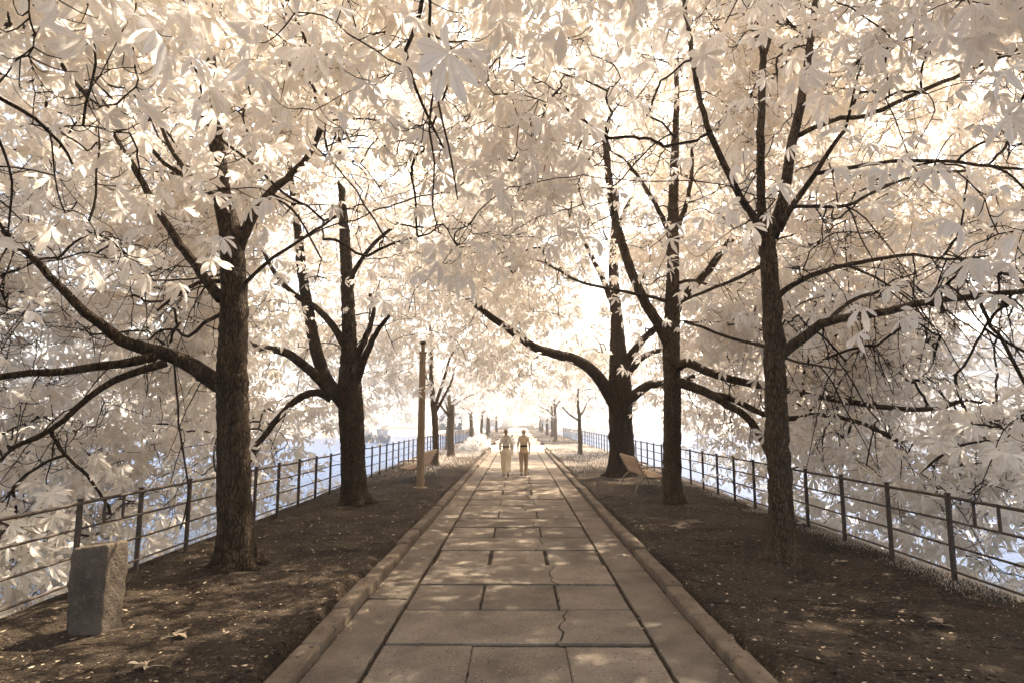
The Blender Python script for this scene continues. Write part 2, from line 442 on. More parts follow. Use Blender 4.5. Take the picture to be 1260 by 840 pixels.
for sd in (-1, 1):
    kb = MB(); y0 = -4+RNG.random()*.5
    while y0 < 38:
        ln = 1.0+RNG.normal(0, .06)
        xi = 1.64 if sd > 0 else 1.61
        w, h = .185, .095+RNG.normal(0, .008)
        off = RNG.normal(0, .008)
        prof = np.array([[0, -.1], [.004, h*.70], [.014, h*.90], [.032, h], [w*.55, h*1.0], [w-.02, h*.97], [w-.004, h*.84], [w, -.1]])
        m_ = len(prof); rings = []
        for t_, sc in ((0.0, .93), (.02, 1.0), (.5, 1.0), (.98, 1.0), (1.0, .93)):
            yy = y0+.006+t_*(ln-.012)
            p = prof.copy(); p[:, 1] = np.where(p[:, 1] > 0, p[:, 1]*sc, p[:, 1])+RNG.normal(0, .0025, m_)
            p[:, 0] = w/2+(p[:, 0]-w/2)*(sc*.5+.5)+RNG.normal(0, .002, m_)
            rings.append(np.c_[sd*(xi+p[:, 0]+off), np.full(m_, yy), p[:, 1]])
        V = np.concatenate(rings)
        i = np.arange(4)[:, None]*m_; j = np.arange(m_-1)[None, :]
        Q = np.stack([i+j, i+j+1, i+m_+j+1, i+m_+j], -1).reshape(-1, 4)
        T = [[0, a+1, a] for a in range(1, m_-1)]+[[4*m_, 4*m_+a, 4*m_+a+1] for a in range(1, m_-1)]
        if sd < 0: Q = Q[:, ::-1]; T = [t[::-1] for t in T]
        kb.add(V, Q[:, ::-1], [t[::-1] for t in T])
        y0 += ln
    tag(kb.build('kerb', M['kerb']), kind='structure')

# ------------------------------------------------------------------ fences
def fence(xf, ys_, label, bars):
    root = tag(empty('iron_fence', (xf, ys_[0], 0)), label, 'fence', 'iron railings along the water')
    H = 1.02
    for y in ys_:
        mb = MB(); mb.box((0, 0, H/2-.13), (.05, .05, H+.26), bevel=.008); mb.box((0, 0, H+.012), (.058, .058, .024), bevel=.008)
        mb.build('post', M['iron'], root, smooth=False, loc=None).location = (RNG.normal(0, .008), y-ys_[0], 0)
    L_ = ys_[-1]-ys_[0]
    for z in (H-.03, .715, .43, .15):
        mb = MB(); n = int(L_/1.2)+1
        pts = np.c_[RNG.normal(0, .004, n), np.linspace(0, L_, n), z+RNG.normal(0, .006, n)]
        mb.tube(pts, .019 if z > .9 else .014, 8)
        mb.build('rail', M['iron'], root)
    for (yb) in bars:
        mb = MB(); mb.box((0, yb-ys_[0], (H-.03+.715)/2), (.028, .028, H-.03-.715), bevel=.004)
        mb.build('baluster', M['iron'], root, smooth=False)
    return root
yl = [7.95+1.13*k for k in range(-6, 54)]
yr = [7.45+1.21*k for k in range(-5, 52)]
sx_ = np.array([-1.9, -1.0, 0, 1.0, 1.9]); sy_ = np.linspace(37.2, 150, 40)
Xs, Ys = np.meshgrid(sx_, sy_); Zs = .005+.02*lumps(Xs*.5, Ys*.6)*0
Vs_ = np.stack([Xs+.25*np.sin(Ys*.7+Xs)*(np.abs(Xs) > 1.5), Ys, Zs], -1).reshape(-1, 3); i = np.arange(39)[:, None]*5; j = np.arange(4)[None, :]
tag(mesh_obj('sandy_path', Vs_, [np.stack([i+j, i+j+1, i+6+j, i+5+j], -1).reshape(-1, 4)], M['sand']), kind='structure')
fence(FL, yl, 'dark iron railing along the water on the side of the stone bollard', [7.95-.38, 7.95-.72])
fence(FR, yr, 'dark iron railing along the water behind the slim straight tree and the massive old trunk', [7.45-.40, 7.45-.76])

# ------------------------------------------------------------------ leaves
def leaflet(high, droop, fold=.12):
    if high:
        x = np.array([0, .22, .45, .66, .82, .93, 1.0]); w = np.array([.018, .075, .145, .185, .15, .07, 0.004])
    else:
        x = np.array([0, .35, .68, 1.0]); w = np.array([.02, .12, .18, .005])
    z = -droop*x**2
    n = len(x)
    if high:
        V = np.concatenate([np.c_[x, -w, z+fold*w*1.2], np.c_[x, 0*w, z], np.c_[x, w, z+fold*w*1.2]])
        k = np.arange(n-1)
        Q = np.concatenate([np.stack([k, n+k, n+k+1, k+1][::1], 1), np.stack([n+k, 2*n+k, 2*n+k+1, n+k+1], 1)])[:, ::-1]
        uv = np.concatenate([np.c_[x, -np.ones(n)], np.c_[x, np.zeros(n)], np.c_[x, np.ones(n)]])
    else:
        V = np.concatenate([np.c_[x, -w, z], np.c_[x, w, z]])
        k = np.arange(n-1)
        Q = np.stack([k, k+1, n+k+1, n+k], 1)
        uv = np.concatenate([np.c_[x, -np.ones(n)], np.c_[x, np.ones(n)]])
    return V, Q, uv

def compound(high, seed):
    r = np.random.default_rng(seed)
    n = int(r.choice([5, 7, 7])) if high else 5
    angs = np.linspace(-1, 1, n)*(2.0 if n == 7 else 1.6)+r.normal(0, .08, n)
    lens = np.interp(np.abs(angs), [0, 1, 2], [1, .88, .58])*r.uniform(.9, 1.08, n)
    Vs, Qs, U, off = [], [], [], 0
    for a, l in zip(angs, lens):
        V, Q, uv = leaflet(high, r.uniform(.05, .95), r.uniform(-.05, .35))
        tw = r.normal(0, .4)
        y, z = V[:, 1]*math.cos(tw)-V[:, 2]*math.sin(tw)*0, V[:, 2]+V[:, 1]*math.sin(tw)
        V = np.c_[V[:, 0]+.03, y, z]*l
        c, s_ = math.cos(a), math.sin(a)
        V = np.c_[V[:, 0]*c-V[:, 1]*s_, V[:, 0]*s_+V[:, 1]*c, V[:, 2]]
        Vs.append(V); Qs.append(Q+off); U.append(uv); off += len(V)
    return np.concatenate(Vs), np.concatenate(Qs), np.concatenate(U)
TPL = {True: [compound(True, s_) for s_ in range(14)], False: [compound(False, s_+50) for s_ in range(6)]}

def make_leaves(pos, axis, nrm, scale, high):
    """palmate leaves at pos, centre leaflet along axis, upper face along nrm"""
    n = len(pos)
    a = axis/(np.linalg.norm(axis, axis=1)[:, None]+1e-9)
    u = nrm-a*(nrm*a).sum(1)[:, None]; u /= np.linalg.norm(u, axis=1)[:, None]+1e-9
    v = np.cross(u, a)
    which = RNG.integers(0, len(TPL[high]), n)
    Vs, Qs, Us, off = [], [], [], 0
    for k, (tv, tq, tu) in enumerate(TPL[high]):
        I = np.where(which == k)[0]
        if not len(I): continue
        P = (tv[None, :, 0, None]*a[I][:, None]+tv[None, :, 1, None]*v[I][:, None]+tv[None, :, 2, None]*u[I][:, None])*scale[I][:, None, None]+pos[I][:, None]
        m_ = len(tv)
        Q = tq[None]+(np.arange(len(I))*m_)[:, None, None]+off
        Vs.append(P.reshape(-1, 3)); Qs.append(Q.reshape(-1, 4)); Us.append(np.tile(tu, (len(I), 1))); off += len(I)*m_
    return np.concatenate(Vs), np.concatenate(Qs), np.concatenate(Us)

# ------------------------------------------------------------------ trees
COVER = []        # (px, py, Y, halfwidth, weight) of traced wood, to keep some of it clear of nearer leaves

def trace(pts, Y0, Y1, h0, h1, step=.14, wig=.006, weight=.75):
    """limb centre line: photo points get a depth running from Y0 to Y1; ('w',x,y,z) points are metres"""
    n = len(pts); P = []
    for k, p in enumerate(pts):
        t = k/max(1, n-1)
        Yk = Y0+(Y1-Y0)*t; hw = h0+(h1-h0)*t**.8
        q_ = p[1:4] if p[0] == 'w' else at(p[0], p[1], Yk)
        P.append([*q_, hw*Yk/FPX*max(.6, abs(q_[1])/(math.hypot(q_[0], q_[1])+1e-6))])
    S = smooth_path(P, step)
    S[1:-1, :3] += RNG.normal(0, wig, (len(S)-2, 3))*np.minimum(1, S[1:-1, 3:]/.02)
    S[:, 3] = np.maximum(S[:, 3], .006)
    if weight > 0:
        a, b_, c = proj(S[:, :3])
        for q in range(len(S)): COVER.append((a[q], b_[q], c[q], S[q, 3]*FPX/max(c[q], .5), weight))
    return S

def trunk_mesh(S, n=28, k=5):
    z = S[:, 2]-S[0, 2]
    fl = .55*np.exp(-z/.14)+.12*np.exp(-z/.5)
    V, Q, T = tube(S[:, :3], S[:, 3], n, True, (fl, k, RNG.uniform(0, 6)), .05)
    m_ = len(S)
    for _ in range(max(6, m_//7)):                 # knots and old branch collars
        q = RNG.integers(int(m_*.12), m_-2)*n+RNG.integers(0, n); c = V[q].copy(); ax = S[q//n, :3]
        d = V[:m_*n]-c; w_ = np.exp(-(d**2).sum(1)/(2*RNG.uniform(.03, .075)**2))
        o_ = c-ax; o_ /= np.linalg.norm(o_)+1e-9
        V[:m_*n] += o_*(w_*RNG.uniform(.06, .17)*S[q//n, 3])[:, None]
    return V, Q, T

def zlow(x, y):
    ax = np.abs(x)
    inner = np.where(y < 7.5, 3.6, np.where(y < 17, 5.2-1.2*np.clip((np.abs(x)-2)/1.5, 0, 1), 3.2))
    z = np.interp(ax, [0, 2.4, 3.2, 4.6, 5.6, 6.3, 7.0], [0, 0, -.4, -.7, -1.3, -4.6, -5.2])
    return inner+z

def grow_crown(root, base, limbs, ncl, ctr, rad, high, top=0, bare=0, hang=0, gap=-.55, skirt=0, leaves_per=(8, 13), lscale=(.15, .23), shell=.55, mat='leaf', shade=(.0, 1.0), spread=.42, cull=True, zl=zlow, keep=None, tipr=.0052):
    base = np.asarray(base, float); ctr = np.asarray(ctr, float); rad = np.asarray(rad, float)
    # cluster centres
    C = np.zeros((0, 3))
    while len(C) < ncl:
        u = RNG.normal(size=(ncl*3, 3)); u /= np.linalg.norm(u, axis=1)[:, None]
        r_ = RNG.uniform(shell, 1, ncl*3)**.6
        p = ctr+u*r_[:, None]*rad*(1+.12*np.sin(5*u[:, :1]+3*u[:, 1:2]*2)+.08*np.sin(9*u[:, 1:2]+4*u[:, 2:]))
        ok = p[:, 2] > zl(p[:, 0], p[:, 1])+RNG.normal(0, .25, len(p))
        ok &= np.linalg.norm(p-CAM, axis=1) > 3.1
        ok &= p[:, 2] > -1.4
        ok &= ~((np.abs(p[:, 0]) < 3.2) & (p[:, 2] > 6.3) & (p[:, 1] < 13) & (RNG.random(len(p)) < .75))
        ok &= ~((np.abs(p[:, 0]) < 2.8) & (p[:, 1] > 6.5) & (p[:, 1] < 18) & (RNG.random(len(p)) < .5))
        cl = np.sin(1.9*p[:, 0]+1.1*p[:, 2]+base[1])+np.sin(1.6*p[:, 1]-1.3*p[:, 0]+2)+np.sin(2.3*p[:, 2]+.8*p[:, 1]+base[0])
        ok &= (cl > gap) | (RNG.random(len(p)) < .22)
        if keep is not None: ok &= keep(p)
        p = p[ok]
        if cull and len(p):
            px, py, Yd = proj(p)
            p = p[~((px > 1150) & (py > 385) & (py < 490) & (RNG.random(len(p)) < .9))]; px, py, Yd = proj(p)
            cv = np.array(COVER)
            bad = np.zeros(len(p))
            for s0 in range(0, len(cv), 400):
                c = cv[s0:s0+400]
                d = np.hypot(px[:, None]-c[:, 0], py[:, None]-c[:, 1])
                hit = (d < c[:, 3]+np.where(c[:, 4] > .9, .55, .38)*FPX/np.maximum(Yd, 1)[:, None]) & (Yd[:, None] < c[:, 2]+.15) & (Yd[:, None] > .5)
                bad = np.maximum(bad, (hit*c[:, 4]).max(1))
            p = p[RNG.random(len(p)) > bad]
        C = np.concatenate([C, p])
    C = C[:ncl]
    if top:                      # leaf clusters out of view overhead, added to shade the path
        T_ = np.zeros((0, 3))
        while len(T_) < top:
            u = RNG.normal(size=(top*2, 3)); u /= np.linalg.norm(u, axis=1)[:, None]
            p = np.array([ctr[0]*.8, ctr[1], 10.2])+u*(RNG.random(top*2)**.45)[:, None]*np.array([5.4, 4.6, 3.0])
            py = proj(p)[1]
            T_ = np.concatenate([T_, p[((py < -25) | (p[:, 1] < .6)) & (np.linalg.norm(p-CAM, axis=1) > 4)]])
        C = np.concatenate([C, T_[:top]])
    if skirt:                    # low outer boughs hanging beyond the railing
        sg = np.sign(base[0]); K_ = np.c_[sg*RNG.uniform(5.7, 9.8, skirt*3), base[1]+RNG.uniform(-3.6, 3.6, skirt*3), RNG.uniform(-.9, 3.2, skirt*3)]
        cl = np.sin(2.1*K_[:, 0]+1.3*K_[:, 2])+np.sin(1.7*K_[:, 1]-1.3*K_[:, 2]+2)
        K_ = K_[cl > -.5]; kx_, ky_, _d = proj(K_)
        K_ = K_[~((kx_ > 1150) & (ky_ > 385) & (ky_ < 490))]
        C = np.concatenate([C, K_[:skirt]])
    nleafy = len(C)
    if bare:                     # leafless twigs inside the crown
        B_ = np.zeros((0, 3))
        while len(B_) < bare:
            u = RNG.normal(size=(bare*3, 3)); u /= np.linalg.norm(u, axis=1)[:, None]
            p = ctr+u*(RNG.uniform(.35, .95, bare*3))[:, None]*rad
            B_ = np.concatenate([B_, p[(p[:, 2] > zl(p[:, 0], p[:, 1])+.1) & (p[:, 2] > -1) & (np.linalg.norm(p-CAM, axis=1) > 3.6)]])
        C = np.concatenate([C, B_[:bare]])
    ncl = len(C)
    # skeleton nodes: limb points away from the trunk's foot
    NP = np.concatenate([s_[:, :3] for s_ in limbs]); NR = np.concatenate([s_[:, 3] for s_ in limbs])
    okn = NP[:, 2] > base[2]+1.7
    NP, NR = NP[okn], NR[okn]
    d0 = np.array([np.min(((NP-c)**2).sum(1)) for c in C])
    order = np.argsort(d0)
    nodes = [tuple(p) for p in NP]; owner = [(-1, i_) for i_ in range(len(NP))]
    arr = np.zeros((len(NP)+ncl*24, 3)); arr[:len(NP)] = NP; cnt = len(NP)
    dist = np.zeros(len(arr))
    paths, par = [], []
    tipdir = np.zeros((ncl, 3))
    for ci in order:
        c = C[ci]
        dd = np.linalg.norm(arr[:cnt]-c, axis=1)+.22*dist[:cnt]
        k = int(np.argmin(dd)); p0 = arr[k].copy()
        ln = np.linalg.norm(c-p0); m_ = int(np.clip(ln/.13, 6, 26))
        t = np.linspace(0, 1, m_)[:, None]
        bare_ = ci >= nleafy
        perp = RNG.normal(0, 1, 3); perp[2] *= .5
        ctl = p0+(c-p0)*.5+perp*ln*.12+np.array([0, 0, ln*(RNG.uniform(.02, .30))])
        P = (1-t)**2*p0+2*t*(1-t)*ctl+t*t*c
        P = P+np.sin(t*PI*RNG.uniform(2, 4))*RNG.normal(0, 1, 3)*ln*.009*np.sin(PI*t)
        P[1:-1] += RNG.normal(0, .007, (m_-2, 3))
        if bare_: P = P+np.array([0, 0, -1])*(t**2)*ln*.15+np.array([0, 0, 1])*(np.clip(t-.7, 0, 1)**2)*ln*1.6
        paths.append(P); par.append(owner[k])
        pid = len(paths)-1
        for q in range(1, m_):
            if cnt >= len(arr): arr = np.vstack([arr, np.zeros((4000, 3))]); dist = np.concatenate([dist, np.zeros(4000)])
            arr[cnt] = P[q]; dist[cnt] = dist[k]+ln*q/(m_-1); owner.append((pid, q)); cnt += 1
        tipdir[ci] = P[-1]-P[-2]
    num = [np.ones(len(p)) for p in paths]
    for pid in range(len(paths)-1, -1, -1):
        pp, q = par[pid]
        if pp >= 0: num[pp][:q+1] += num[pid][0]
    mb = MB()
    for pid, P in enumerate(paths):
        r_ = np.minimum(tipr*num[pid]**.40, .024)*(1 if order[pid] < nleafy else .85)
        pp, q = par[pid]
        if pp < 0: r_ = np.minimum(r_, max(NR[q]*.8, .006))
        n_ = 4 if r_[0] < .012 else 6
        V, Q, _ = tube(P, r_, n_, False)
        mb.add(V, Q)
        if high:                 # fine spurs that curl up at the tip
            for _ in range(3 if order[pid] < nleafy else 6):
                q_ = RNG.integers(1, len(P)); l_ = RNG.uniform(.12, .5); d_ = RNG.normal(0, 1, 3); d_[2] = -abs(d_[2])*.8
                d_ /= np.linalg.norm(d_); tt = np.linspace(0, 1, 5)[:, None]
                S_ = P[q_]+d_*tt*l_+np.array([0, 0, 1])*tt**2.5*l_*RNG.uniform(.2, .9)
                V, Q, _n = tube(S_, np.linspace(.0055, .003, 5), 3, False); mb.add(V, Q)
    if hang:                     # drooping leafless strands under the low limbs
        HP = np.concatenate([s_[2:, :3] for s_ in limbs[1:]]); HP = HP[(np.abs(HP[:, 0]) > 4.1) & (HP[:, 2] < 6.0)]
        HP = np.concatenate([HP, np.concatenate(paths)[::5]]); HP = HP[(np.abs(HP[:, 0]) > 4.1) & (HP[:, 2] < 5.0) & (HP[:, 2] > .9) & (np.linalg.norm(HP-CAM, axis=1) > 4)]
        for q_ in RNG.choice(len(HP), hang):
            l_ = min(RNG.uniform(.5, 2.0), HP[q_, 2]+.6); o_ = np.array([np.sign(HP[q_, 0])*RNG.uniform(-.2, .6), RNG.normal(0, .35), 0])
            tt = np.linspace(0, 1, 11)[:, None]
            S_ = HP[q_]+o_*l_*tt**.8+np.array([0, 0, -1])*l_*tt**1.15+np.array([0, 0, 1])*np.clip(tt-.7, 0, 1)**2*l_*1.5+np.cumsum(RNG.normal(0, .013, (11, 3)), 0)
            V, Q, _n = tube(S_, np.linspace(RNG.uniform(.007, .013), .0035, 11), 4, False); mb.add(V, Q)
            for _ in range(RNG.integers(3, 7)):
                a_ = RNG.integers(2, 10); l2 = RNG.uniform(.12, .5); d_ = RNG.normal(0, 1, 3); d_[2] = -abs(d_[2])*.9; d_ /= np.linalg.norm(d_); t5 = np.linspace(0, 1, 6)[:, None]
                V, Q, _n = tube(S_[a_]+d_*t5*l2+np.array([0, 0, 1])*t5**2.5*l2*RNG.uniform(.1, .9), np.linspace(.006, .003, 6), 3, False); mb.add(V, Q)
    # leaves
    npc = RNG.integers(leaves_per[0], leaves_per[1]+1, ncl); npc[nleafy:] = 0
    idx = np.repeat(np.arange(ncl), npc); n = len(idx)
    off = RNG.normal(0, 1, (n, 3))*np.array([spread, spread, spread*.5])
    pos = C[idx]+off
    out = pos-np.array([base[0], base[1], 0]); out[:, 2] = 0
    out /= np.linalg.norm(out, axis=1)[:, None]+1e-9
    td = tipdir[idx]/(np.linalg.norm(tipdir[idx], axis=1)[:, None]+1e-9)
    ax = out*.5+td*.3+off/spread*.55+np.array([0, 0, -.45])+RNG.normal(0, .25, (n, 3))
    nr = np.array([0, 0, 1.0])+out*.35+RNG.normal(0, .38, (n, 3))
    sc = RNG.uniform(lscale[0]*.72, lscale[1]*1.08, n)
    ok = np.linalg.norm(pos-CAM, axis=1) > 2.7
    V, Q, U = make_leaves(pos[ok], ax[ok], nr[ok], sc[ok], high)
    Vt, Ft = mb.data()
    allV = np.concatenate([Vt, V]); Qs = np.concatenate([Ft[0], Q+len(Vt)])
    mi = np.concatenate([np.ones(len(Ft[0]), int), np.zeros(len(Q), int)])
    uv = np.concatenate([np.zeros((len(Vt), 2)), U])
    return mesh_obj('crown', allV-base, [Qs], [M[mat], M['twig']], root, False, mi, uv)

TREES = []
def tree(label, group, trunk, Y, hws, limbs, bark='bark', name='chestnut_tree', Yt=None, k=5):
    """trunk: photo points; limbs: (points, Yend, hw0, hw1[, sub])"""
    n = len(trunk); P = []
    for q, p in enumerate(trunk):
        Yk = Y+((Yt or Y)-Y)*q/(n-1)
        q_ = p[1:4] if p[0] == 'w' else at(p[0], p[1], Yk)
        P.append([*q_, hws[q]*Yk/FPX*(1 if p[0] == 'w' else .90*q_[1]/math.hypot(q_[0], q_[1]))])
    P[0][2] = min(P[0][2], -.03)
    S = smooth_path(P, .07)
    S[2:, :3] += RNG.normal(0, .006, (len(S)-2, 3))
    a, b_, c = proj(S[:, :3])
    for q in range(len(S)): COVER.append((a[q], b_[q], c[q], S[q, 3]*FPX/max(c[q], .5), .93 if b_[q] > 90 else .6))
    base = np.array([S[0, 0], S[0, 1], 0.0])
    root = tag(empty(name, base), label, 'tree', group)
    V, Q, T = trunk_mesh(S, k=k)
    mesh_obj('trunk', V-base, [Q, T], M[bark], root)
    LS = [S]
    for lim in limbs:
        pts, Y0, Y1, h0, h1 = lim[:5]
        w = lim[5] if len(lim) > 5 else .72
        s_ = trace(pts, Y0, Y1, h0, h1, weight=w)
        V, Q, T = tube(s_[:, :3], s_[:, 3], 10 if h0 > 4 else 7, True, None, .05)
        mesh_obj('limb', V-base, [Q, T], M[bark], root)
        LS.append(s_)
    TREES.append((root, base, LS))
    return root, base, LS
AV = 'big chestnut trees lining the path'

# -- left row
L0 = tree('chestnut tree beside the viewpoint, big leaves and thin twigs hanging over the near path', AV,
          [('w', -3.8, 1.6, 0), ('w', -3.8, 1.62, 1.5), ('w', -3.7, 1.7, 3.2), ('w', -3.6, 1.9, 5.0), ('w', -3.5, 2.1, 7.0), ('w', -3.4, 2.2, 9.5)], 1.6, [110, 95, 85, 75, 50, 20],
          [([('w', -3.6, 1.9, 4.6), ('w', -2.4, 2.9, 5.6), ('w', -1.5, 3.9, 5.7), (470, -60, 4.5), (520, -40, 4.6), (516, 20, 4.6), (499, 62, 4.6), (512, 110, 4.6), (530, 150, 4.6), (546, 182, 4.6)], 4.3, 4.6, 6, 1.2, .9),
           ([(525, -40, 4.7), (530, 10, 4.7), (527, 70, 4.7), (541, 130, 4.7), (556, 200, 4.7), (563, 246, 4.7)], 4.7, 4.8, 2.6, 1.0, .9),
           ([(527, 40), (552, 52), (575, 50), (562, 50), (580, 51)][:3], 4.7, 4.7, 1.6, 1.0, .8),
           ([(534, 108), (528, 160), (535, 200), (532, 250), (540, 285)], 4.7, 4.9, 1.7, .9, .7),
           ([('w', -3.75, 1.75, 3.0), ('w', -4.3, 2.6, 3.9), ('w', -4.4, 3.4, 4.2), (-40, 96), (0, 121), (45, 148), (74, 176), (89, 202)], 3.2, 4.4, 7, 1.8, .93),
           ([(-30, 100), (-10, 150), (6, 190), (16, 225), (12, 262), (10, 300)], 4.0, 4.5, 3, 1.4, .9),
           ([(36, 143), (60, 160), (66, 200), (70, 232), (80, 262)], 4.3, 4.7, 1.8, 1, .8),
           ([('w', -3.7, 1.8, 3.8), ('w', -5.2, 2.4, 5.0), ('w', -7.0, 3.0, 5.2), ('w', -8.5, 3.6, 4.4)], 2.6, 3.2, 12, 5, 0),
           ([('w', -3.6, 1.9, 5.0), ('w', -3.0, 3.6, 6.3), ('w', -2.5, 5.4, 7.2), ('w', -2.0, 6.6, 7.4)], 2.6, 6, 12, 3, 0),
           ([('w', -3.6, 1.9, 4.2), ('w', -2.4, .6, 6.0), ('w', -.6, -.6, 7.0), ('w', 0.8, -1.4, 7.2)], 2.6, 4, 12, 5, 0)])
L1 = tree('thick dark chestnut tree with low drooping limbs, nearest the stone bollard', AV,
          [(290, 692), (289, 640), (287, 560), (286, 470), (288, 380), (285, 300), (272, 230), (266, 150), (262, 95), (255, 30), (250, -60)], 8.2,
          [24, 23.5, 22.5, 22, 20.5, 17, 13.5, 10, 8, 6, 4],
          [([(280, 474), (262, 468), (240, 452), (210, 436), (180, 430), (150, 418), (132, 404), (105, 385), (72, 350), (40, 318), (5, 285)], 8.2, 7.4, 14, 5, .8),
           ([(192, 437), (150, 447), (85, 455), (40, 459), (-5, 463), (-70, 472)], 7.85, 7.2, 7.5, 5, .85),
           ([(205, 446), (175, 455), (140, 468), (110, 488), (80, 515), (45, 538), (12, 552)], 7.9, 7.3, 6, 3.6, .85),
           ([(272, 368), (258, 350), (240, 325), (222, 300), (207, 280), (182, 238), (158, 195), (135, 160), (118, 132), (75, 80), (38, 36)], 8.2, 8.9, 8, 3, .72),
           ([(292, 310), (303, 282), (318, 255), (337, 232), (352, 220), (380, 190), (400, 150)], 8.2, 8.6, 9, 3, .8),
           ([(333, 238), (350, 250), (368, 268), (395, 318)], 8.4, 8.8, 2.5, 1.2, .6),
           ([(268, 246), (252, 234), (228, 216), (202, 202), (178, 172)], 8.2, 8.0, 6, 2.5, .75),
           ([(262, 240), (240, 222), (214, 190), (195, 150)], 8.2, 8.5, 5.5, 2.5, .72),
           ([(300, 350), (308, 342), (335, 318), (365, 298), (398, 277), (420, 262)], 8.2, 7.9, 3.2, 1.6, .75),
           ([(275, 346), (245, 348), (215, 365), (194, 382)], 8.2, 8.7, 3.6, 2, .7),
           ([(276, 384), (252, 398), (232, 415), (218, 406), (200, 405), (184, 418)], 8.2, 8.7, 3, 1.5, .7),
           ([(280, 335), (250, 342), (200, 345), (160, 344)], 8.25, 9.2, 1.8, 1, .6),
           ([(214, 440), (218, 480), (220, 520), (226, 560), (232, 610), (222, 650)], 7.95, 8.6, 1.7, 1.0, .6)])
L2 = tree('chestnut tree with a broad flared foot forking low, beside the slender pole', AV,
          [(437, 617), (435, 590), (434, 550), (432, 510), (430, 470), (430, 420), (427, 350), (424, 290), (420, 230), (418, 170)], 14.4,
          [17, 17, 16.5, 17, 16, 11, 9, 7.5, 5, 3],
          [([(428, 500), (412, 482), (400, 465), (389, 430), (379, 380), (371, 330), (366, 285), (362, 250), (355, 200)], 14.4, 13.8, 11, 4, .75),
           ([(412, 484), (395, 468), (378, 452), (352, 434), (335, 430), (312, 426), (290, 410)], 14.3, 13.2, 8, 4, .75),
           ([(408, 490), (392, 482), (372, 487), (350, 505), (330, 530), (312, 553), (300, 585)], 14.3, 13.4, 6, 3, .75),
           ([(436, 475), (445, 450), (455, 425), (466, 405), (479, 388)], 14.4, 13.9, 6, 2.5, .75),
           ([(437, 445), (448, 420), (456, 400), (460, 380), (455, 362)], 14.4, 14.8, 5, 2.2, .7),
           ([(428, 432), (410, 402), (388, 378), (362, 362), (338, 336), (325, 310)], 14.4, 13.6, 5.5, 2.5, .7),
           ([(427, 360), (438, 330), (460, 300), (490, 275)], 14.4, 13.6, 4, 2, .5)])
L3 = tree('slim young tree with a forked top just behind the slender pole and bench', 'smaller trees on the pole side',
          [(535, 575), (536, 545), (535, 515), (532, 485), (530, 455), (531, 425), (529, 400)], 25, [4.6, 4.4, 4.2, 3.6, 2.8, 2.4, 1.6],
          [([(534, 503), (541, 482), (548, 460), (553, 442), (560, 430)], 25, 24.5, 2.4, 1.1, .7),
           ([(535, 508), (546, 488), (555, 470), (559, 455)], 25, 25.6, 2.2, 1.0, .7),
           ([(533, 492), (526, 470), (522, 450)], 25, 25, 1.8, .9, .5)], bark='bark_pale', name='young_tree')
L4 = tree('bare broken-topped trunk with one short side branch, behind the forked young tree', 'smaller trees on the pole side',
          [(555, 562), (555, 545), (555, 525), (556, 508), (556, 497)], 31, [4.4, 4, 4, 4, 3.8],
          [([(554, 512), (547, 505), (540, 496), (530, 488)], 31, 30.6, 1.9, 1.0, .6)], bark='bark_pale', name='broken_tree')
# -- right row
R0 = tree('chestnut tree added for shade beside the viewpoint on the bench side, leaves high over the path', AV,  # trunk stands out of view; tree added so its crown shades this side
          [('w', 3.8, 2.0, 0), ('w', 3.8, 2.0, 1.5), ('w', 3.85, 1.9, 3.2), ('w', 3.9, 1.8, 5.0), ('w', 3.9, 1.7, 7.0), ('w', 3.8, 1.6, 9.5)], 1.9, [90, 78, 70, 60, 40, 15],
          [([('w', 3.85, 1.8, 4.6), ('w', 4.6, 2.8, 6.2), ('w', 5.2, 4.0, 7.4), ('w', 5.8, 5.0, 8.2)], 2, 4, 20, 5, 0),
           ([('w', 3.85, 1.8, 5.0), ('w', 2.6, 2.6, 6.8), ('w', 1.4, 3.4, 7.8), ('w', .4, 4.2, 8.4)], 2, 4, 20, 5, 0),
           ([('w', 3.85, 1.8, 4.0), ('w', 5.4, 1.4, 5.4), ('w', 7.2, 1.2, 5.8), ('w', 9, 1.0, 5.0)], 2, 4, 20, 5, 0),
           ([('w', 3.85, 1.8, 4.4), ('w', 2.6, .6, 6.0), ('w', 1.2, -.8, 7.0), ('w', 0, -2, 7.4)], 2, 4, 20, 5, 0)])
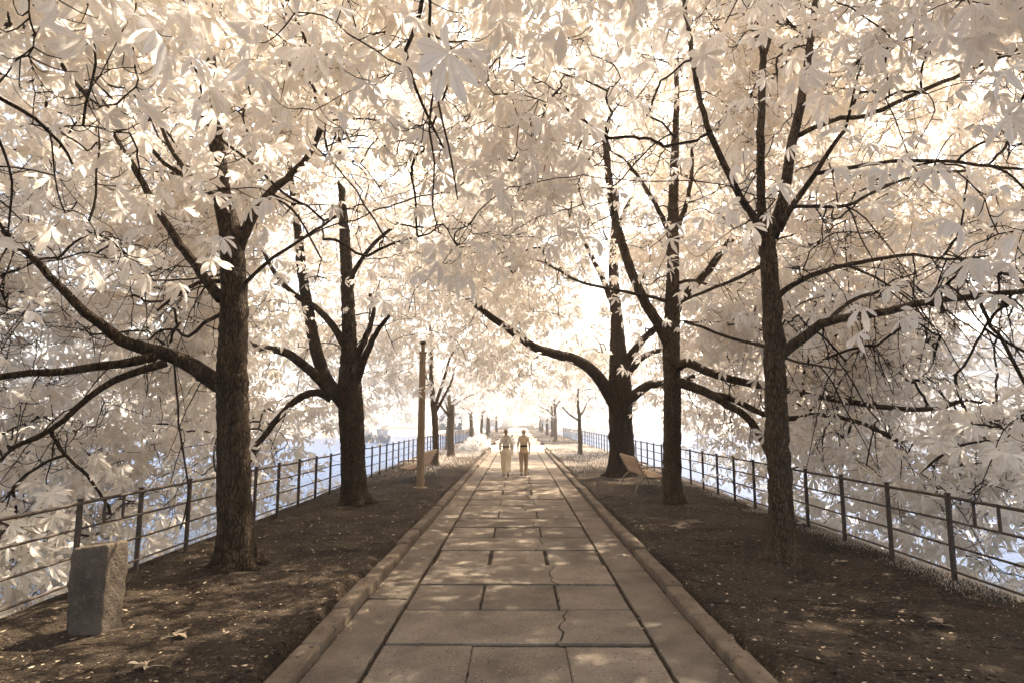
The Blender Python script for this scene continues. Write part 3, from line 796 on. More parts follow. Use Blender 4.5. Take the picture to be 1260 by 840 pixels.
R1 = tree('slim straight chestnut tree with pale upper stems spreading in a fan', AV,
          [(963, 685), (962, 650), (960, 600), (957, 540), (954, 470), (952, 420), (948, 350), (944, 300), (942, 272)], 8.5,
          [17.5, 17, 16.5, 16, 15, 14.5, 13, 12.5, 12.5],
          [([(950, 290), (957, 268), (966, 235), (973, 185), (985, 130), (994, 75), (1003, 5), (1012, -90)], 8.5, 8.9, 9.5, 4, .85),
           ([(940, 290), (937, 260), (936, 220), (936, 150), (938, 85), (938, 60), (925, 30), (918, -10), (912, -70)], 8.5, 8.1, 7, 3, .8),
           ([(938, 75), (946, 55), (951, 30), (958, -10), (966, -60)], 8.3, 8.2, 3.5, 2, .75),
           ([(940, 295), (928, 268), (910, 240), (885, 190), (866, 140), (852, 75), (843, 5), (838, -70)], 8.5, 8.0, 6, 2.6, .82),
           ([(958, 285), (974, 255), (1003, 215), (1024, 182), (1040, 160)], 8.5, 8.0, 5, 2.6, .8),
           ([(955, 440), (975, 425), (1000, 406), (1024, 394), (1080, 386), (1140, 372), (1200, 365), (1262, 357), (1340, 345)], 8.5, 7.6, 8, 4, .85),
           ([(1020, 396), (1035, 378), (1060, 365), (1090, 357), (1116, 353)], 8.2, 8.4, 3.6, 1.8, .8),
           ([(950, 372), (965, 358), (1000, 338), (1045, 326), (1085, 318), (1125, 314), (1165, 319), (1216, 315)], 8.5, 8.0, 4.5, 1.6, .8),
           ([(1045, 328), (1075, 340), (1100, 355), (1122, 372), (1140, 395)], 8.3, 8.5, 2, 1.2, .65),
           ([(976, 170), (1000, 158), (1035, 146), (1065, 143), (1100, 128), (1135, 112), (1190, 88), (1260, 58), (1310, 36)], 8.7, 8.2, 4, 3, .85),
           ([(1005, 214), (1040, 208), (1080, 200), (1110, 198), (1165, 199), (1260, 209), (1320, 214)], 8.2, 7.8, 3, 2.4, .8),
           ([(962, 262), (982, 254), (1040, 254), (1068, 240), (1095, 227), (1140, 214), (1192, 210)], 8.5, 8.8, 2.8, 2, .75),
           ([(944, 325), (925, 333), (895, 348), (865, 360), (838, 372)], 8.5, 9.2, 3, 1.8, .75),
           ([(950, 428), (925, 422), (895, 414), (865, 402), (842, 396)], 8.5, 9.3, 2.6, 1.6, .7),
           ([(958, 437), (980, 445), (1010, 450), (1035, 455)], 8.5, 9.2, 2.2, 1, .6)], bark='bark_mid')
R2 = tree('upright chestnut tree next to the pale-wood bench, long limb reaching over the railing', AV,
          [(828, 619), (827, 595), (827, 550), (827, 480), (826, 420), (828, 350), (828, 280), (830, 200), (832, 140), (833, 70)], 14.4,
          [13, 12.5, 12, 12, 11.5, 9.5, 8, 6, 4.5, 3],
          [([(824, 425), (812, 402), (795, 375), (776, 332), (763, 292), (753, 250), (748, 208), (744, 160)], 14.4, 13.9, 8, 4, .82),
           ([(830, 385), (845, 362), (868, 337), (886, 312), (901, 294)], 14.4, 14.0, 6, 4, .8),
           ([(828, 455), (845, 446), (868, 456), (900, 466), (940, 475), (980, 483), (1050, 495), (1100, 502), (1150, 503), (1180, 494)], 14.4, 11.0, 6.5, 3, .8),
           ([(828, 468), (848, 474), (872, 484), (895, 498), (918, 512), (940, 545), (952, 575)], 14.4, 12.5, 7, 4, .75),
           ([(872, 484), (900, 490), (930, 505), (965, 515), (1010, 510), (1060, 520), (1110, 545)], 13.9, 11.5, 5, 2.5, .7),
           ([(826, 372), (800, 365), (760, 357), (715, 347), (690, 334), (672, 324)], 14.4, 13.4, 2.6, 1.4, .75),
           ([(828, 300), (812, 262), (790, 225), (772, 200)], 14.4, 14.9, 4, 2, .6),
           ([(829, 290), (845, 250), (852, 200), (850, 160)], 14.4, 14.0, 4, 2, .6),
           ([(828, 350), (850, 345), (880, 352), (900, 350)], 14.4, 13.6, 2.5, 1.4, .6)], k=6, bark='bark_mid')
R3 = tree('massive old chestnut trunk with a scarred side, directly behind the pale-wood bench', AV,
          [(765, 588), (765, 560), (764, 520), (763, 485), (762, 455), (760, 415), (757, 370), (755, 320), (757, 270), (760, 220)], 21.3,
          [17, 16.5, 16, 17, 14, 10, 8, 6.5, 5, 3],
          [([(757, 497), (746, 478), (730, 457), (710, 443), (686, 436), (660, 428), (636, 412), (610, 394), (585, 375)], 21.3, 19.8, 9.5, 3.5, .8),
           ([(770, 500), (780, 487), (800, 473), (830, 472), (855, 462)], 21.3, 20.4, 8, 4, .8),
           ([(768, 450), (785, 425), (805, 405), (830, 390)], 21.3, 20.7, 6, 3, .7),
           ([(768, 465), (790, 440), (815, 430), (850, 425)], 21.3, 21.8, 5, 2.5, .7),
           ([(757, 380), (740, 340), (720, 300), (705, 270)], 21.3, 20.6, 4.5, 2, .6),
           ([(757, 300), (768, 262), (780, 240)], 21.3, 21, 4, 2, .6)], k=7)
R4 = tree('slim young tree with one bent side branch, beyond the massive old trunk', 'smaller trees on the bench side',
          [(714, 560), (714, 545), (713, 525), (713, 513), (712, 505)], 33, [2.9, 2.7, 2.6, 2.4, 2.2],
          [([(713, 518), (706, 513), (700, 509), (692, 500)], 33, 32.5, 1.5, .8, .6), ([(713, 512), (718, 505), (722, 495)], 33, 33.5, 1.3, .7, .5),
           ([(712, 507), (711, 490), (712, 470)], 33, 33, 1.8, .8, .4)], bark='bark_pale', name='young_tree')

def kp(n): return None
def crown_of(t, *a, **k): return grow_crown(t[0], t[1], t[2], *a, **k)
crown_of(L0, 620, (-3.6, 3.0, 6.4), (6.6, 5.6, 3.6), True, 0, 110, 0, leaves_per=(7, 11), lscale=(.17, .25), shell=.25, spread=.36)
crown_of(R0, 560, (4.2, 1.6, 7.8), (6.2, 5.4, 4.0), True, 60, 60, 0, leaves_per=(7, 11), lscale=(.16, .23), shell=.3, spread=.38, gap=-.2)
crown_of(L1, 1600, (-4.8, 8.4, 5.4), (7.4, 4.8, 7.6), True, 0, 520, 180, leaves_per=(8, 12), lscale=(.15, .22), shell=.5, spread=.42, skirt=40)
crown_of(R1, 1450, (5.1, 8.7, 5.8), (7.4, 4.8, 7.6), True, 40, 520, 190, leaves_per=(8, 12), lscale=(.15, .22), shell=.5, spread=.40, gap=-.25)
crown_of(L2, 1300, (-4.6, 14.6, 5.8), (7.6, 4.8, 7.6), False, 0, 380, 90, leaves_per=(9, 13), lscale=(.17, .25), shell=.4, spread=.46, skirt=70)
crown_of(R2, 1300, (4.8, 14.4, 6.2), (7.6, 4.8, 7.6), False, 40, 380, 110, leaves_per=(9, 13), lscale=(.17, .25), shell=.4, spread=.46, skirt=70)
crown_of(R3, 1150, (3.4, 21.3, 6.6), (8.2, 6.0, 7.0), False, 0, 220, 50, leaves_per=(8, 12), lscale=(.19, .27), shell=.4, spread=.5)
crown_of(L3, 620, (-4.0, 24.0, 6.2), (5.6, 4.8, 5.6), False, 0, 40, 0, leaves_per=(8, 12), lscale=(.19, .27), shell=.3, spread=.5, mat='leaf_far')
crown_of(L4, 14, (-3.6, 31.0, 4.0), (1.2, 1.2, 1.2), False, 0, 0, 0, leaves_per=(5, 8), lscale=(.16, .22), shell=.3, spread=.3, mat='leaf_far', cull=False)
crown_of(R4, 260, (4.2, 34.0, 5.6), (3.6, 3.6, 4.2), False, 0, 20, 0, leaves_per=(8, 12), lscale=(.2, .28), shell=.3, spread=.5, mat='leaf_far', cull=False)

# -- far avenue: copies of two grown trees
def far_tree(seed):
    h = 3.0+RNG.random()
    S = smooth_path([[0, 0, -.03, .17], [.02, 0, 1.2, .15], [0, .05, 2.6, .13], [.1, 0, 4.2, .09], [0, 0, 6.5, .04]], .2)
    root = empty('avenue_tree')
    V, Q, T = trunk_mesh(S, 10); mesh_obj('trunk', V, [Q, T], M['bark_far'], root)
    LS = [S]
    for a in range(5):
        an = a*1.26+RNG.random(); z0 = 2.2+.35*a
        s_ = smooth_path([[0, 0, z0, .06], [.8*math.cos(an), .8*math.sin(an), z0+.7, .045], [2.2*math.cos(an), 2.2*math.sin(an), z0+1.4, .02]], .25)
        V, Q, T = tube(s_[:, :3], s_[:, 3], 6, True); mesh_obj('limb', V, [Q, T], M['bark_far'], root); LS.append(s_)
    grow_crown(root, (0, 0, 0), LS, 420, (0, 0, 5.4), (4.3, 4.0, 4.4), False, 0, 20, 0, leaves_per=(8, 12), lscale=(.2, .3), shell=.25, spread=.55, mat='leaf_far', cull=False,
               zl=lambda x, y: 1.8+0*x)
    return root
def copy_tree(o):
    c = o.copy(); COL.objects.link(c)
    for ch in o.children:
        d = ch.copy(); COL.objects.link(d); d.parent = c
    return c
ORD = ['first', 'second', 'third', 'fourth', 'fifth', 'sixth', 'seventh', 'eighth', 'ninth', 'tenth', 'eleventh', 'twelfth', 'thirteenth', 'fourteenth', 'fifteenth', 'sixteenth']
protos = [far_tree(1), far_tree(2)]
used = 0
def place_far(x, y, label, grp, sc=1.0):
    global used
    o = protos[used] if used < 2 else copy_tree(protos[used % 2])
    used += 1
    o.location = (x, y, 0); o.rotation_euler = (0, 0, RNG.uniform(0, 6.28)); o.scale = (sc, sc, sc*RNG.uniform(.92, 1.1))
    tag(o, label, 'tree', grp)
    return o
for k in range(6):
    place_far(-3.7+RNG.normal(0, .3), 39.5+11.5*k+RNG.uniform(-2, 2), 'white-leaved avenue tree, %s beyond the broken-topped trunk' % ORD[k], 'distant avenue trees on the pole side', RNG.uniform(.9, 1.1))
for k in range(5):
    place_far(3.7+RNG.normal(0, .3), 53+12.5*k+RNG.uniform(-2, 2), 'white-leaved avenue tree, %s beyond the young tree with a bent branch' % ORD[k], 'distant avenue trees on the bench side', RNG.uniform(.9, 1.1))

def shrub(x, y, w_, h_, label):
    root = tag(empty('shrub', (x, y, 0)), label, 'shrub', 'pale shrubs at the far end of the paving')
    n_ = 260; u = RNG.normal(size=(n_, 3)); u[:, 2] = np.abs(u[:, 2]); u /= np.linalg.norm(u, axis=1)[:, None]
    q = u*np.array([w_, w_, h_])*RNG.uniform(.45, 1, (n_, 1))**.5*(1+.2*np.sin(5*u[:, :1]+4*u[:, 1:2]))
    V, Q, U = make_leaves(q, u+RNG.normal(0, .4, u.shape), u+RNG.normal(0, .5, u.shape)+[0, 0, .4], RNG.uniform(.12, .24, n_), False)
    mesh_obj('foliage', V, [Q], M['leaf_far'], root, False)
    mb = MB()
    for k_ in range(7):
        mb.tube(smooth_path([[0, 0, -.02], [*(u[k_, :2]*w_*.3), h_*.4], [*(u[k_, :2]*w_*.7), h_*.75]], .1), [.02], 5)
    mb.build('stem', M['bark_far'], root)
shrub(-2.9, 37.5, .6, .5, 'pale rounded shrub at the path edge near the broken-topped trunk')
shrub(-2.8, 44.0, .9, .8, 'larger pale shrub by the sandy path on the pole side')

# ------------------------------------------------------------------ grass and litter
def blades(P, hmin, hmax):
    n = len(P)
    a = RNG.uniform(0, 6.28, n); h = RNG.uniform(hmin, hmax, n); w = h*.018+.0016
    d = np.c_[np.cos(a), np.sin(a), 0*a]; s_ = np.c_[-np.sin(a), np.cos(a), 0*a]
    le = RNG.uniform(.2, 1.3, n)
    m1 = P+d*(h*le*.35)[:, None]+np.c_[0*a, 0*a, h*.6]
    t = P+d*(h*le)[:, None]+np.c_[0*a, 0*a, h]
    V = np.stack([P-s_*w[:, None], P+s_*w[:, None], m1+s_*w[:, None]*.7, m1-s_*w[:, None]*.7, t], 1).reshape(-1, 3)
    b_ = (np.arange(n)*5)[:, None]
    return V, b_+np.array([[0, 1, 2, 3]]), b_+np.array([[3, 2, 4]])
gp = []
def patch(n, x0, x1, y0, y1, dens=None):
    x = RNG.uniform(x0, x1, n); y = RNG.uniform(y0, y1, n)
    if dens is not None:
        k_ = RNG.random(n) < dens(x, y); x, y = x[k_], y[k_]
    gp.append(np.c_[x, y, ground_z(x, y)-.005])
patch(26000, 2.0, 5.6, 22, 48, lambda x, y: np.clip((y-21-1.5*np.sin(x*2.3)-1.5*(x < 3))/7, 0, 1)*(.6+.4*np.sin(1.3*x+2*np.sin(.7*y))))
patch(26000, -5.3, -2.0, 21, 48, lambda x, y: np.clip((y-21-1.5*np.sin(x*2.3)-2*(x > -3))/7, 0, 1)*(.6+.4*np.sin(1.3*x+2*np.sin(.7*y))))
patch(9000, 1.95, 5.6, 48, 110); patch(9000, -5.3, -1.95, 48, 110)
patch(30000, 5.2, 6.2, 3, 24, lambda x, y: .55+.45*np.sin(2.1*y+3*x)*np.sin(.9*y)); patch(20000, -6.0, -5.1, 3, 24, lambda x, y: .5+.5*np.sin(2.1*y+3*x)*np.sin(.9*y))
ga = np.concatenate(gp); gp = []
patch(34000, 4.7, 5.5, 4, 24, lambda x, y: np.clip((x-4.72-.12*np.sin(2.3*y)-.08*np.sin(5.1*y))*2.2, 0, 1)**2)
gb = np.concatenate(gp)
V1, Q1, T1 = blades(ga, .03, .17); V2, Q2, T2 = blades(gb, .008, .04)
V = np.concatenate([V1, V2]); Q = np.concatenate([Q1, Q2+len(V1)]); T = np.concatenate([T1, T2+len(V1)])
tag(mesh_obj('grass', V, [Q, T], M['grass'], smooth=False), 'pale sunlit grass along the railings and far verges', 'grass', kind='stuff')

def scrap(n, x, y, z, smin, smax, flat=.25):
    """small curled dry leaflets and crumbs"""
    a = RNG.uniform(0, 6.28, n); s_ = smin+(smax-smin)*RNG.random(n)**3.4
    V0, Q0, _ = leaflet(False, .0)
    V0 = V0-np.array([.5, 0, 0])
    c, sn = np.cos(a), np.sin(a)
    cu = RNG.uniform(-.5, .5, n)
    X_ = V0[None, :, 0]; Y_ = V0[None, :, 1]*RNG.uniform(.6, 1.5, n)[:, None]
    Z_ = flat*cu[:, None]*(X_**2*2)+RNG.normal(0, .12, n)[:, None]*X_+RNG.normal(0, .3, n)[:, None]*Y_
    P = np.stack([X_*c[:, None]-Y_*sn[:, None], X_*sn[:, None]+Y_*c[:, None], Z_-Z_.min(1)[:, None]], -1)*s_[:, None, None]
    P = P+np.stack([x, y, z], -1)[:, None]
    return P.reshape(-1, 3), (Q0[None]+(np.arange(n)*len(V0))[:, None, None]).reshape(-1, 4)
n = 11000
x = np.concatenate([RNG.uniform(1.9, 5.0, n//2), RNG.uniform(-4.7, -1.9, n//2)]); y = 3.2+22*RNG.random(n)**1.6
V1, Q1 = scrap(n, x, y, ground_z(x, y)+.002, .008, .062)
n2 = 700          # gathered against the kerbs and on the strips
sd = RNG.choice([-1, 1], n2); x = sd*(1.6-np.abs(RNG.normal(0, .07, n2))); y = 3+22*RNG.random(n2)**1.5
V2, Q2 = scrap(n2, x, y, .008+0*x, .012, .05)
n3 = 160
x = RNG.uniform(-1.5, 1.5, n3); y = 3+20*RNG.random(n3)**1.4
V3, Q3 = scrap(n3, x, y, .008+0*x, .012, .05)
tag(mesh_obj('fallen_leaves', np.concatenate([V1, V2, V3]), [np.concatenate([Q1, Q2+len(V1), Q3+len(V1)+len(V2)])], M['litter'], smooth=False), 'small dry leaf scraps scattered over the soil and path edges', 'leaf litter', kind='stuff')
# loose twigs on the soil
tw = MB()
for k in range(150):
    s_ = random.choice([-1, 1]); x0 = s_*random.uniform(2, 4.6); y0 = 3.2+14*random.random()**1.5; a = random.uniform(0, 6.28); l = random.uniform(.1, .4)
    xx = x0+np.linspace(0, 1, 4)*l*math.cos(a)+RNG.normal(0, .01, 4); yy = y0+np.linspace(0, 1, 4)*l*math.sin(a)+RNG.normal(0, .01, 4)
    tw.tube(np.c_[xx, yy, ground_z(xx, yy)+.006], [.005, .004, .004, .002], 4)
tag(tw.build('fallen_twigs', M['twig']), 'thin broken twigs lying on the soil', 'twigs', kind='stuff')

# a few whole fallen leaves large enough to single out
def fallen_leaf(px, py, size, rz, label):
    d = FW+RT*(px-630)/FPX+UPV*(420-py)/FPX
    p = CAM+d*(HCAM/-d[2])
    Vs, Qs, off = [], [], 0
    n_ = 5
    for a, l in zip(np.linspace(-1.5, 1.5, n_), (.7, .9, 1, .85, .6)):
        V, Q, _ = leaflet(True, -.25+.5*RNG.random(), .7)
        V = V*l*np.array([1, 1.15, 1]); c, s_ = math.cos(a), math.sin(a)
        V = np.c_[V[:, 0]*c-V[:, 1]*s_, V[:, 0]*s_+V[:, 1]*c, V[:, 2]]
        Vs.append(V); Qs.append(Q+off); off += len(V)
    V = np.concatenate(Vs)*size; V[:, 2] -= V[:, 2].min()-.004
    o = mesh_obj('fallen_leaf', V, [np.concatenate(Qs)], M['litter'], None, False)
    st = MB(); st.tube([[0, 0, .012], [-size*.4, .01, .02], [-size*.8, -.01, .006]], .004, 5)
    o.location = (p[0], p[1], float(ground_z(np.array([p[0]]), np.array([p[1]]))[0])+.004); o.rotation_euler = (0, 0, rz)
    st.build('stalk', M['litter'], o)
    tag(o, label, 'leaf', 'whole fallen leaves on the soil')
fallen_leaf(214, 790, .13, .6, 'large dry fallen leaf on the soil in front of the stone bollard')
fallen_leaf(180, 826, .13, 3.6, 'crumpled fallen leaf at the bottom edge below the stone bollard')
fallen_leaf(1160, 776, .12, 2.6, 'curled pale fallen leaf out on the soil, well in front of the slim straight tree')
fallen_leaf(1032, 694, .13, .2, 'pale fallen leaf on the soil just past the slim straight tree')
fallen_leaf(905, 782, .10, 1.2, 'small pale fallen leaf lying right beside the kerb')

# ------------------------------------------------------------------ stone bollard
def bollard():
    d = FW+RT*(116-630)/FPX+UPV*(420-776)/FPX
    p = CAM+d*(HCAM/-d[2])
    n = 34
    g = np.linspace(-1, 1, n)
    V, Q = [], []
    for ax in range(3):
        for sg in (-1, 1):
            A, B = np.meshgrid(g, g, indexing='ij')
            P = np.zeros((n, n, 3)); P[..., ax] = sg; P[..., (ax+1) % 3] = A; P[..., (ax+2) % 3] = B
            b0 = len(V)*n*n
            V.append(P.reshape(-1, 3))
            i = np.arange(n-1)[:, None]*n; j = np.arange(n-1)[None, :]
            q = np.stack([i+j, i+n+j, i+n+j+1, i+j+1], -1).reshape(-1, 4)+b0
            Q.append(q if sg > 0 else q[:, ::-1])
    V = np.concatenate(V); Q = np.concatenate(Q)
    # rounded arrises and a worn surface
    k = (np.abs(V)**16).sum(1)**(1/16.0)
    V = V/k[:, None]
    W = V*np.array([.172, .14, .42])
    W[:, 2] += .35
    W[:, :2] *= (1.0+.05*(W[:, 2:3]-.4))
    W[:, 2] += np.where(V[:, 2] > .5, .022*V[:, 0]-.01*V[:, 1], 0)
    fz = lambda f, a: np.sin(f*W[:, 0]+a)*np.sin(f*1.13*W[:, 1]+2*a)*np.sin(f*.91*W[:, 2]+3*a)
    nz = .004*fz(38, 1)+.004*fz(61, 2)+.004*fz(97, .5)+.006*np.sin(7*W[:, 0]+5*W[:, 2]+1)*np.sin(9*W[:, 1]+3)+.003*np.sin(23*W[:, 2]+11*W[:, 0])+.003*np.sin(31*W[:, 0]-17*W[:, 1]+9*W[:, 2])
    W += V/np.linalg.norm(V, axis=1)[:, None]*nz[:, None]
    o = mesh_obj('stone_bollard', W, [Q], M['stone'])
    o.location = (p[0], p[1], 0); o.rotation_euler = (math.radians(1), math.radians(.3), math.radians(-4))
    tag(o, 'squat weathered stone bollard standing in front of the railing', 'bollard')
bollard()

# ------------------------------------------------------------------ pole
def gp_at(px, py):
    d = FW+RT*(px-630)/FPX+UPV*(420-py)/FPX
    return CAM+d*(HCAM/-d[2])
p = gp_at(517, 600)
root = tag(empty('tall_pole', (p[0], p[1], 0)), 'tall slender brown pole with a narrow collared top, standing beside the bench', 'pole')
Hp = at(518, 420, p[1])[2]
mb = MB(); mb.tube([[0, 0, -.1], [0, 0, .2], [0, 0, 1.5], [.005, 0, Hp-.33], [.005, 0, Hp-.32]], [.115, .115, .108, .092, .088], 8); mb.build('shaft', M['pole'], root, smooth=False)
mb = MB(); mb.tube([[0, 0, -.02], [0, 0, .025], [0, 0, .035]], [.2, .2, .16], 16); mb.build('foot_plate', M['pole'], root)
mb = MB(); mb.tube([[.005, 0, Hp-.35], [.005, 0, Hp-.34], [.005, 0, Hp-.31], [.005, 0, Hp-.30]], [.10, .115, .115, .10], 14); mb.build('collar', M['pole'], root)
mb = MB(); mb.tube([[.005, 0, Hp-.30], [.005, 0, Hp-.08]], [.055, .055], 12); mb.build('neck', M['pole'], root)
mb = MB(); mb.tube([[.005, 0, Hp-.09], [.005, 0, Hp-.07], [.005, 0, Hp-.01], [.005, 0, Hp]], [.06, .085, .085, .05], 14); mb.build('cap', M['dark'], root)

# ------------------------------------------------------------------ benches (local: length along y, sitter faces +x)
def bench(loc, rz, length, label):
    root = tag(empty('park_bench', loc, rz), label, 'bench', 'slatted park benches facing the water')
    h = length/2
    back = [(-.02, .46), (-.07, .54), (-.12, .63), (-.17, .72), (-.215, .81), (-.24, .88)]
    mb = MB()
    for k, (x_, z_) in enumerate(back):
        a = math.radians(62+3*k)
        R = np.array([[math.cos(a), 0, -math.sin(a)], [0, 1, 0], [math.sin(a), 0, math.cos(a)]])
        mb.box((x_, 0, z_), (.075, length, .024), R.T if False else np.array([[math.cos(PI-a), 0, math.sin(PI-a)], [0, 1, 0], [-math.sin(PI-a), 0, math.cos(PI-a)]]), .008)
    mb.build('backrest', M['slat'], root, smooth=False)
    mb = MB()
    seat = [(.03, .425), (.115, .405), (.20, .40), (.285, .405), (.37, .42), (.45, .435), (.52, .425)]
    for k, (x_, z_) in enumerate(seat):
        a = math.radians([14, 8, 2, -4, -9, -4, 25][k])
        mb.box((x_, 0, z_), (.072, length, .026), np.array([[math.cos(a), 0, math.sin(a)], [0, 1, 0], [-math.sin(a), 0, math.cos(a)]]), .008)
    mb.build('seat', M['slat'], root, smooth=False)
    for sg in (-1, 1):
        yy = sg*(h-.18)
        mb = MB(); mb.tube(smooth_path([[-.26, yy, -.02], [-.235, yy, .12], [-.15, yy, .28], [-.02, yy, .385], [.12, yy, .375]], .05), .021, 8); mb.build('rear_leg', M['bench_metal'], root)
        mb = MB(); mb.tube(smooth_path([[.56, yy, -.02], [.53, yy, .12], [.46, yy, .28], [.36, yy, .385], [.2, yy, .37], [.1, yy, .375]], .05), .021, 8); mb.build('front_leg', M['bench_metal'], root)
        mb = MB(); mb.tube(smooth_path([[.02, yy, .40], [-.05, yy, .46], [-.16, yy, .67], [-.255, yy, .89]], .05), .016, 8); mb.build('back_bracket', M['bench_metal'], root)
        mb = MB(); mb.tube(smooth_path([[-.13, yy*1.06, .62], [.02, yy*1.06, .66], [.25, yy*1.06, .655], [.45, yy*1.06, .64], [.53, yy*1.06, .58], [.51, yy*1.06, .44]], .05), .022, 8); mb.build('armrest', M['bench_metal'], root)
    return root
bench((3.28, 17.1, .02), math.radians(2), 2.2, 'pale-wood slatted bench beside the upright tree, seen from behind')
bench((-3.02, 19.7, .02), math.radians(180-3), 2.2, 'pale-wood slatted bench half hidden by the tall slender pole')

# ------------------------------------------------------------------ people
def skin_obj(name, verts, edges, mat, parent, sub=2, root_i=0):
    me = bpy.data.meshes.new(name)
    me.from_pydata([v[:3] for v in verts], edges, [])
    o = bpy.data.objects.new(name, me); COL.objects.link(o)
    md = o.modifiers.new('skin', 'SKIN'); md.use_smooth_shade = True
    if not me.skin_vertices: me.skin_vertices.new() if hasattr(me.skin_vertices, 'new') else None
    sv = me.skin_vertices[0].data
    for k, v in enumerate(verts):
        r_ = v[3]; sv[k].radius = r_ if isinstance(r_, tuple) else (r_, r_)
        sv[k].use_root = (k == root_i)
    sb = o.modifiers.new('sub', 'SUBSURF'); sb.levels = sub; sb.render_levels = sub
    dg = bpy.context.evaluated_depsgraph_get()
    me2 = bpy.data.meshes.new_from_object(o.evaluated_get(dg))
    o.modifiers.clear(); o.data = me2
    me2.name = name
    me2.materials.clear(); me2.materials.append(mat)
    for pl in me2.polygons: pl.use_smooth = True
    o.parent = parent
    return o

def person(loc, hgt, lift, kw, label, rz=0.0):
    k = hgt/1.66
    root = tag(empty('person', loc, rz), label, 'person', 'people walking away along the path')
    def S(v): return (v[0]*k, v[1]*k, v[2]*k, (v[3][0]*k, v[3][1]*k) if isinstance(v[3], tuple) else v[3]*k)
    st = kw.get('stride', .16)
    # legs: right leg forward, left leg behind with the heel lifting (lift = +1), or mirrored (-1)
    legs = {}
    for sx in (-1, 1):
        fwd = sx*lift
        if fwd > 0: legs[sx] = [(.085*sx, 0, .86), (.085*sx, .10, .47), (.075*sx, st, .075), (.08*sx, st+.15, .03)]
        else: legs[sx] = [(.085*sx, 0, .86), (.085*sx, -.02, .46), (.075*sx, -st-.06, .12), (.08*sx, -st+.06, .03)]
    arms = {sx: [(.140*sx, 0, 1.35), (.205*sx, -.05-.05*sx*lift, 1.10), (.205*sx, .07-.09*sx*lift, .90), (.195*sx, .11-.10*sx*lift, .82)] for sx in (-1, 1)}
    V = [(0, 0, .92, (.135, .10)), (0, 0, 1.05, (.10, .08)), (0, 0, 1.22, (.115, .085)), (0, 0, 1.36, (.10, .07)), (0, .005, 1.44, .048),
         (0, .02, 1.50, .066), (0, .025, 1.565, (.074, .09)), (0, .015, 1.625, .058)]
    E = [(0, 1), (1, 2), (2, 3), (3, 4), (4, 5), (5, 6), (6, 7)]
    def add(p, r_, par_): V.append((*p, r_)); E.append((par_, len(V)-1)); return len(V)-1
    add((0, .125, 1.555), .014, 6)                                            # nose
    for sx in (-1, 1): add((sx*.083, .015, 1.555), (.012, .02), 6)            # ears
    for sx in (-1, 1):
        q = add(legs[sx][0], .088, 0); q = add(legs[sx][1], .056, q); q = add(legs[sx][2], .036, q); q = add(legs[sx][3], (.036, .026), q)
        a = arms[sx]
        q = add(a[0], .05, 3); q = add(a[1], .038, q); w = add(a[2], .026, q); hnd = add(a[3], (.034, .018), w)
        for f in range(4):
            fx = a[3][0]+sx*.004; fy = a[3][1]+(.026-.017*f); b1 = add((fx, fy, a[3][2]-.045), .009, hnd)
            add((fx-sx*.012, fy+.005, a[3][2]-(.085, .092, .086, .072)[f]), .0075, b1)
        th = add((a[3][0], a[3][1]+.042, a[3][2]+.005), .010, hnd); add((a[3][0]-sx*.01, a[3][1]+.055, a[3][2]-.03), .008, th)
    skin_obj('body', [S(v) for v in V], E, M['skin'], root)
    # trousers
    g = kw.get('leg_r', .02)
    V = [(0, -.005, .90, (.165, .13)), (0, 0, 1.0, (.125, .10))]; E = [(0, 1)]
    for sx in (-1, 1):
        q = add((legs[sx][0][0], legs[sx][0][1]-.01, legs[sx][0][2]-.04), .098+g*.4, 0); q = add(legs[sx][1], .060+g, q); add((legs[sx][2][0], legs[sx][2][1], legs[sx][2][2]+.02), .040+g, q)
    skin_obj('trousers', [S(v) for v in V], E, kw['trousers'], root)
    # top
    V = [(0, 0, 1.0+kw.get('hem', 0)*-1, (.14+kw.get('flare', 0), .11+kw.get('flare', 0))), (0, 0, 1.08, (.132, .108)), (0, 0, 1.22, (.142, .112)), (0, 0, 1.35, (.118, .088)), (0, .003, 1.415, .06)]; E = [(0, 1), (1, 2), (2, 3), (3, 4)]
    for sx in (-1, 1):
        q = add(arms[sx][0], .052, 3)
        if kw.get('sleeve', .5) > .9: q = q = add(arms[sx][1], .054, q); add(arms[sx][2], .044, q)
        else:
            t = kw.get('sleeve', .5); a = np.array(arms[sx][0]); b_ = np.array(arms[sx][1]); add(tuple(a+(b_-a)*t), .053, q)
    skin_obj('shirt', [S(v) for v in V], E, kw['top'], root)
    # belt or waist band
    mb = MB(); an = np.linspace(0, 2*PI, 25)
    zb = kw.get('belt_z', 1.03)
    mb.tube(np.c_[.150*np.cos(an), .124*np.sin(an), zb+0*an]*k, .02*k, 6, False); mb.build('belt', M['cloth_dark'], root)
    if kw.get('straps'):
        for sx in (-1, 1):
            mb = MB(); mb.tube(np.array([[.10*sx, .02, 1.43], [.09*sx, -.085, 1.38], [0, -.122, 1.24], [-.09*sx, -.115, 1.1]])*k, .011*k, 6); mb.build('strap', M['cloth_brown'], root)
    if kw.get('bag'):
        mb = MB(); mb.box(np.array([0, -.15, zb+.01])*k, np.array([.24, .07, .07])*k, None, .02); mb.build('waist_bag', M['cloth_dark'], root)
    # shoes
    for sx in (-1, 1):
        a, b_ = np.array(legs[sx][2]), np.array(legs[sx][3])
        skin_obj('shoe', [S((*(a+[0, -.03, -.03]), (.042, .04))), S((*((a+b_)/2+[0, 0, -.012]), (.044, .032))), S((*(b_+[0, .03, .002]), (.038, .026)))], [(0, 1), (1, 2)], kw.get('shoes', M['cloth_dark']), root)
    # hair
    Vh = [(0, -.03, 1.485, .062), (0, -.018, 1.57, (.098, .104)), (0, .005, 1.645, .076)]; Eh = [(0, 1), (1, 2)]
    if kw.get('bun'): Vh.append((0, -.115, 1.60, .055)); Eh.append((1, 3))
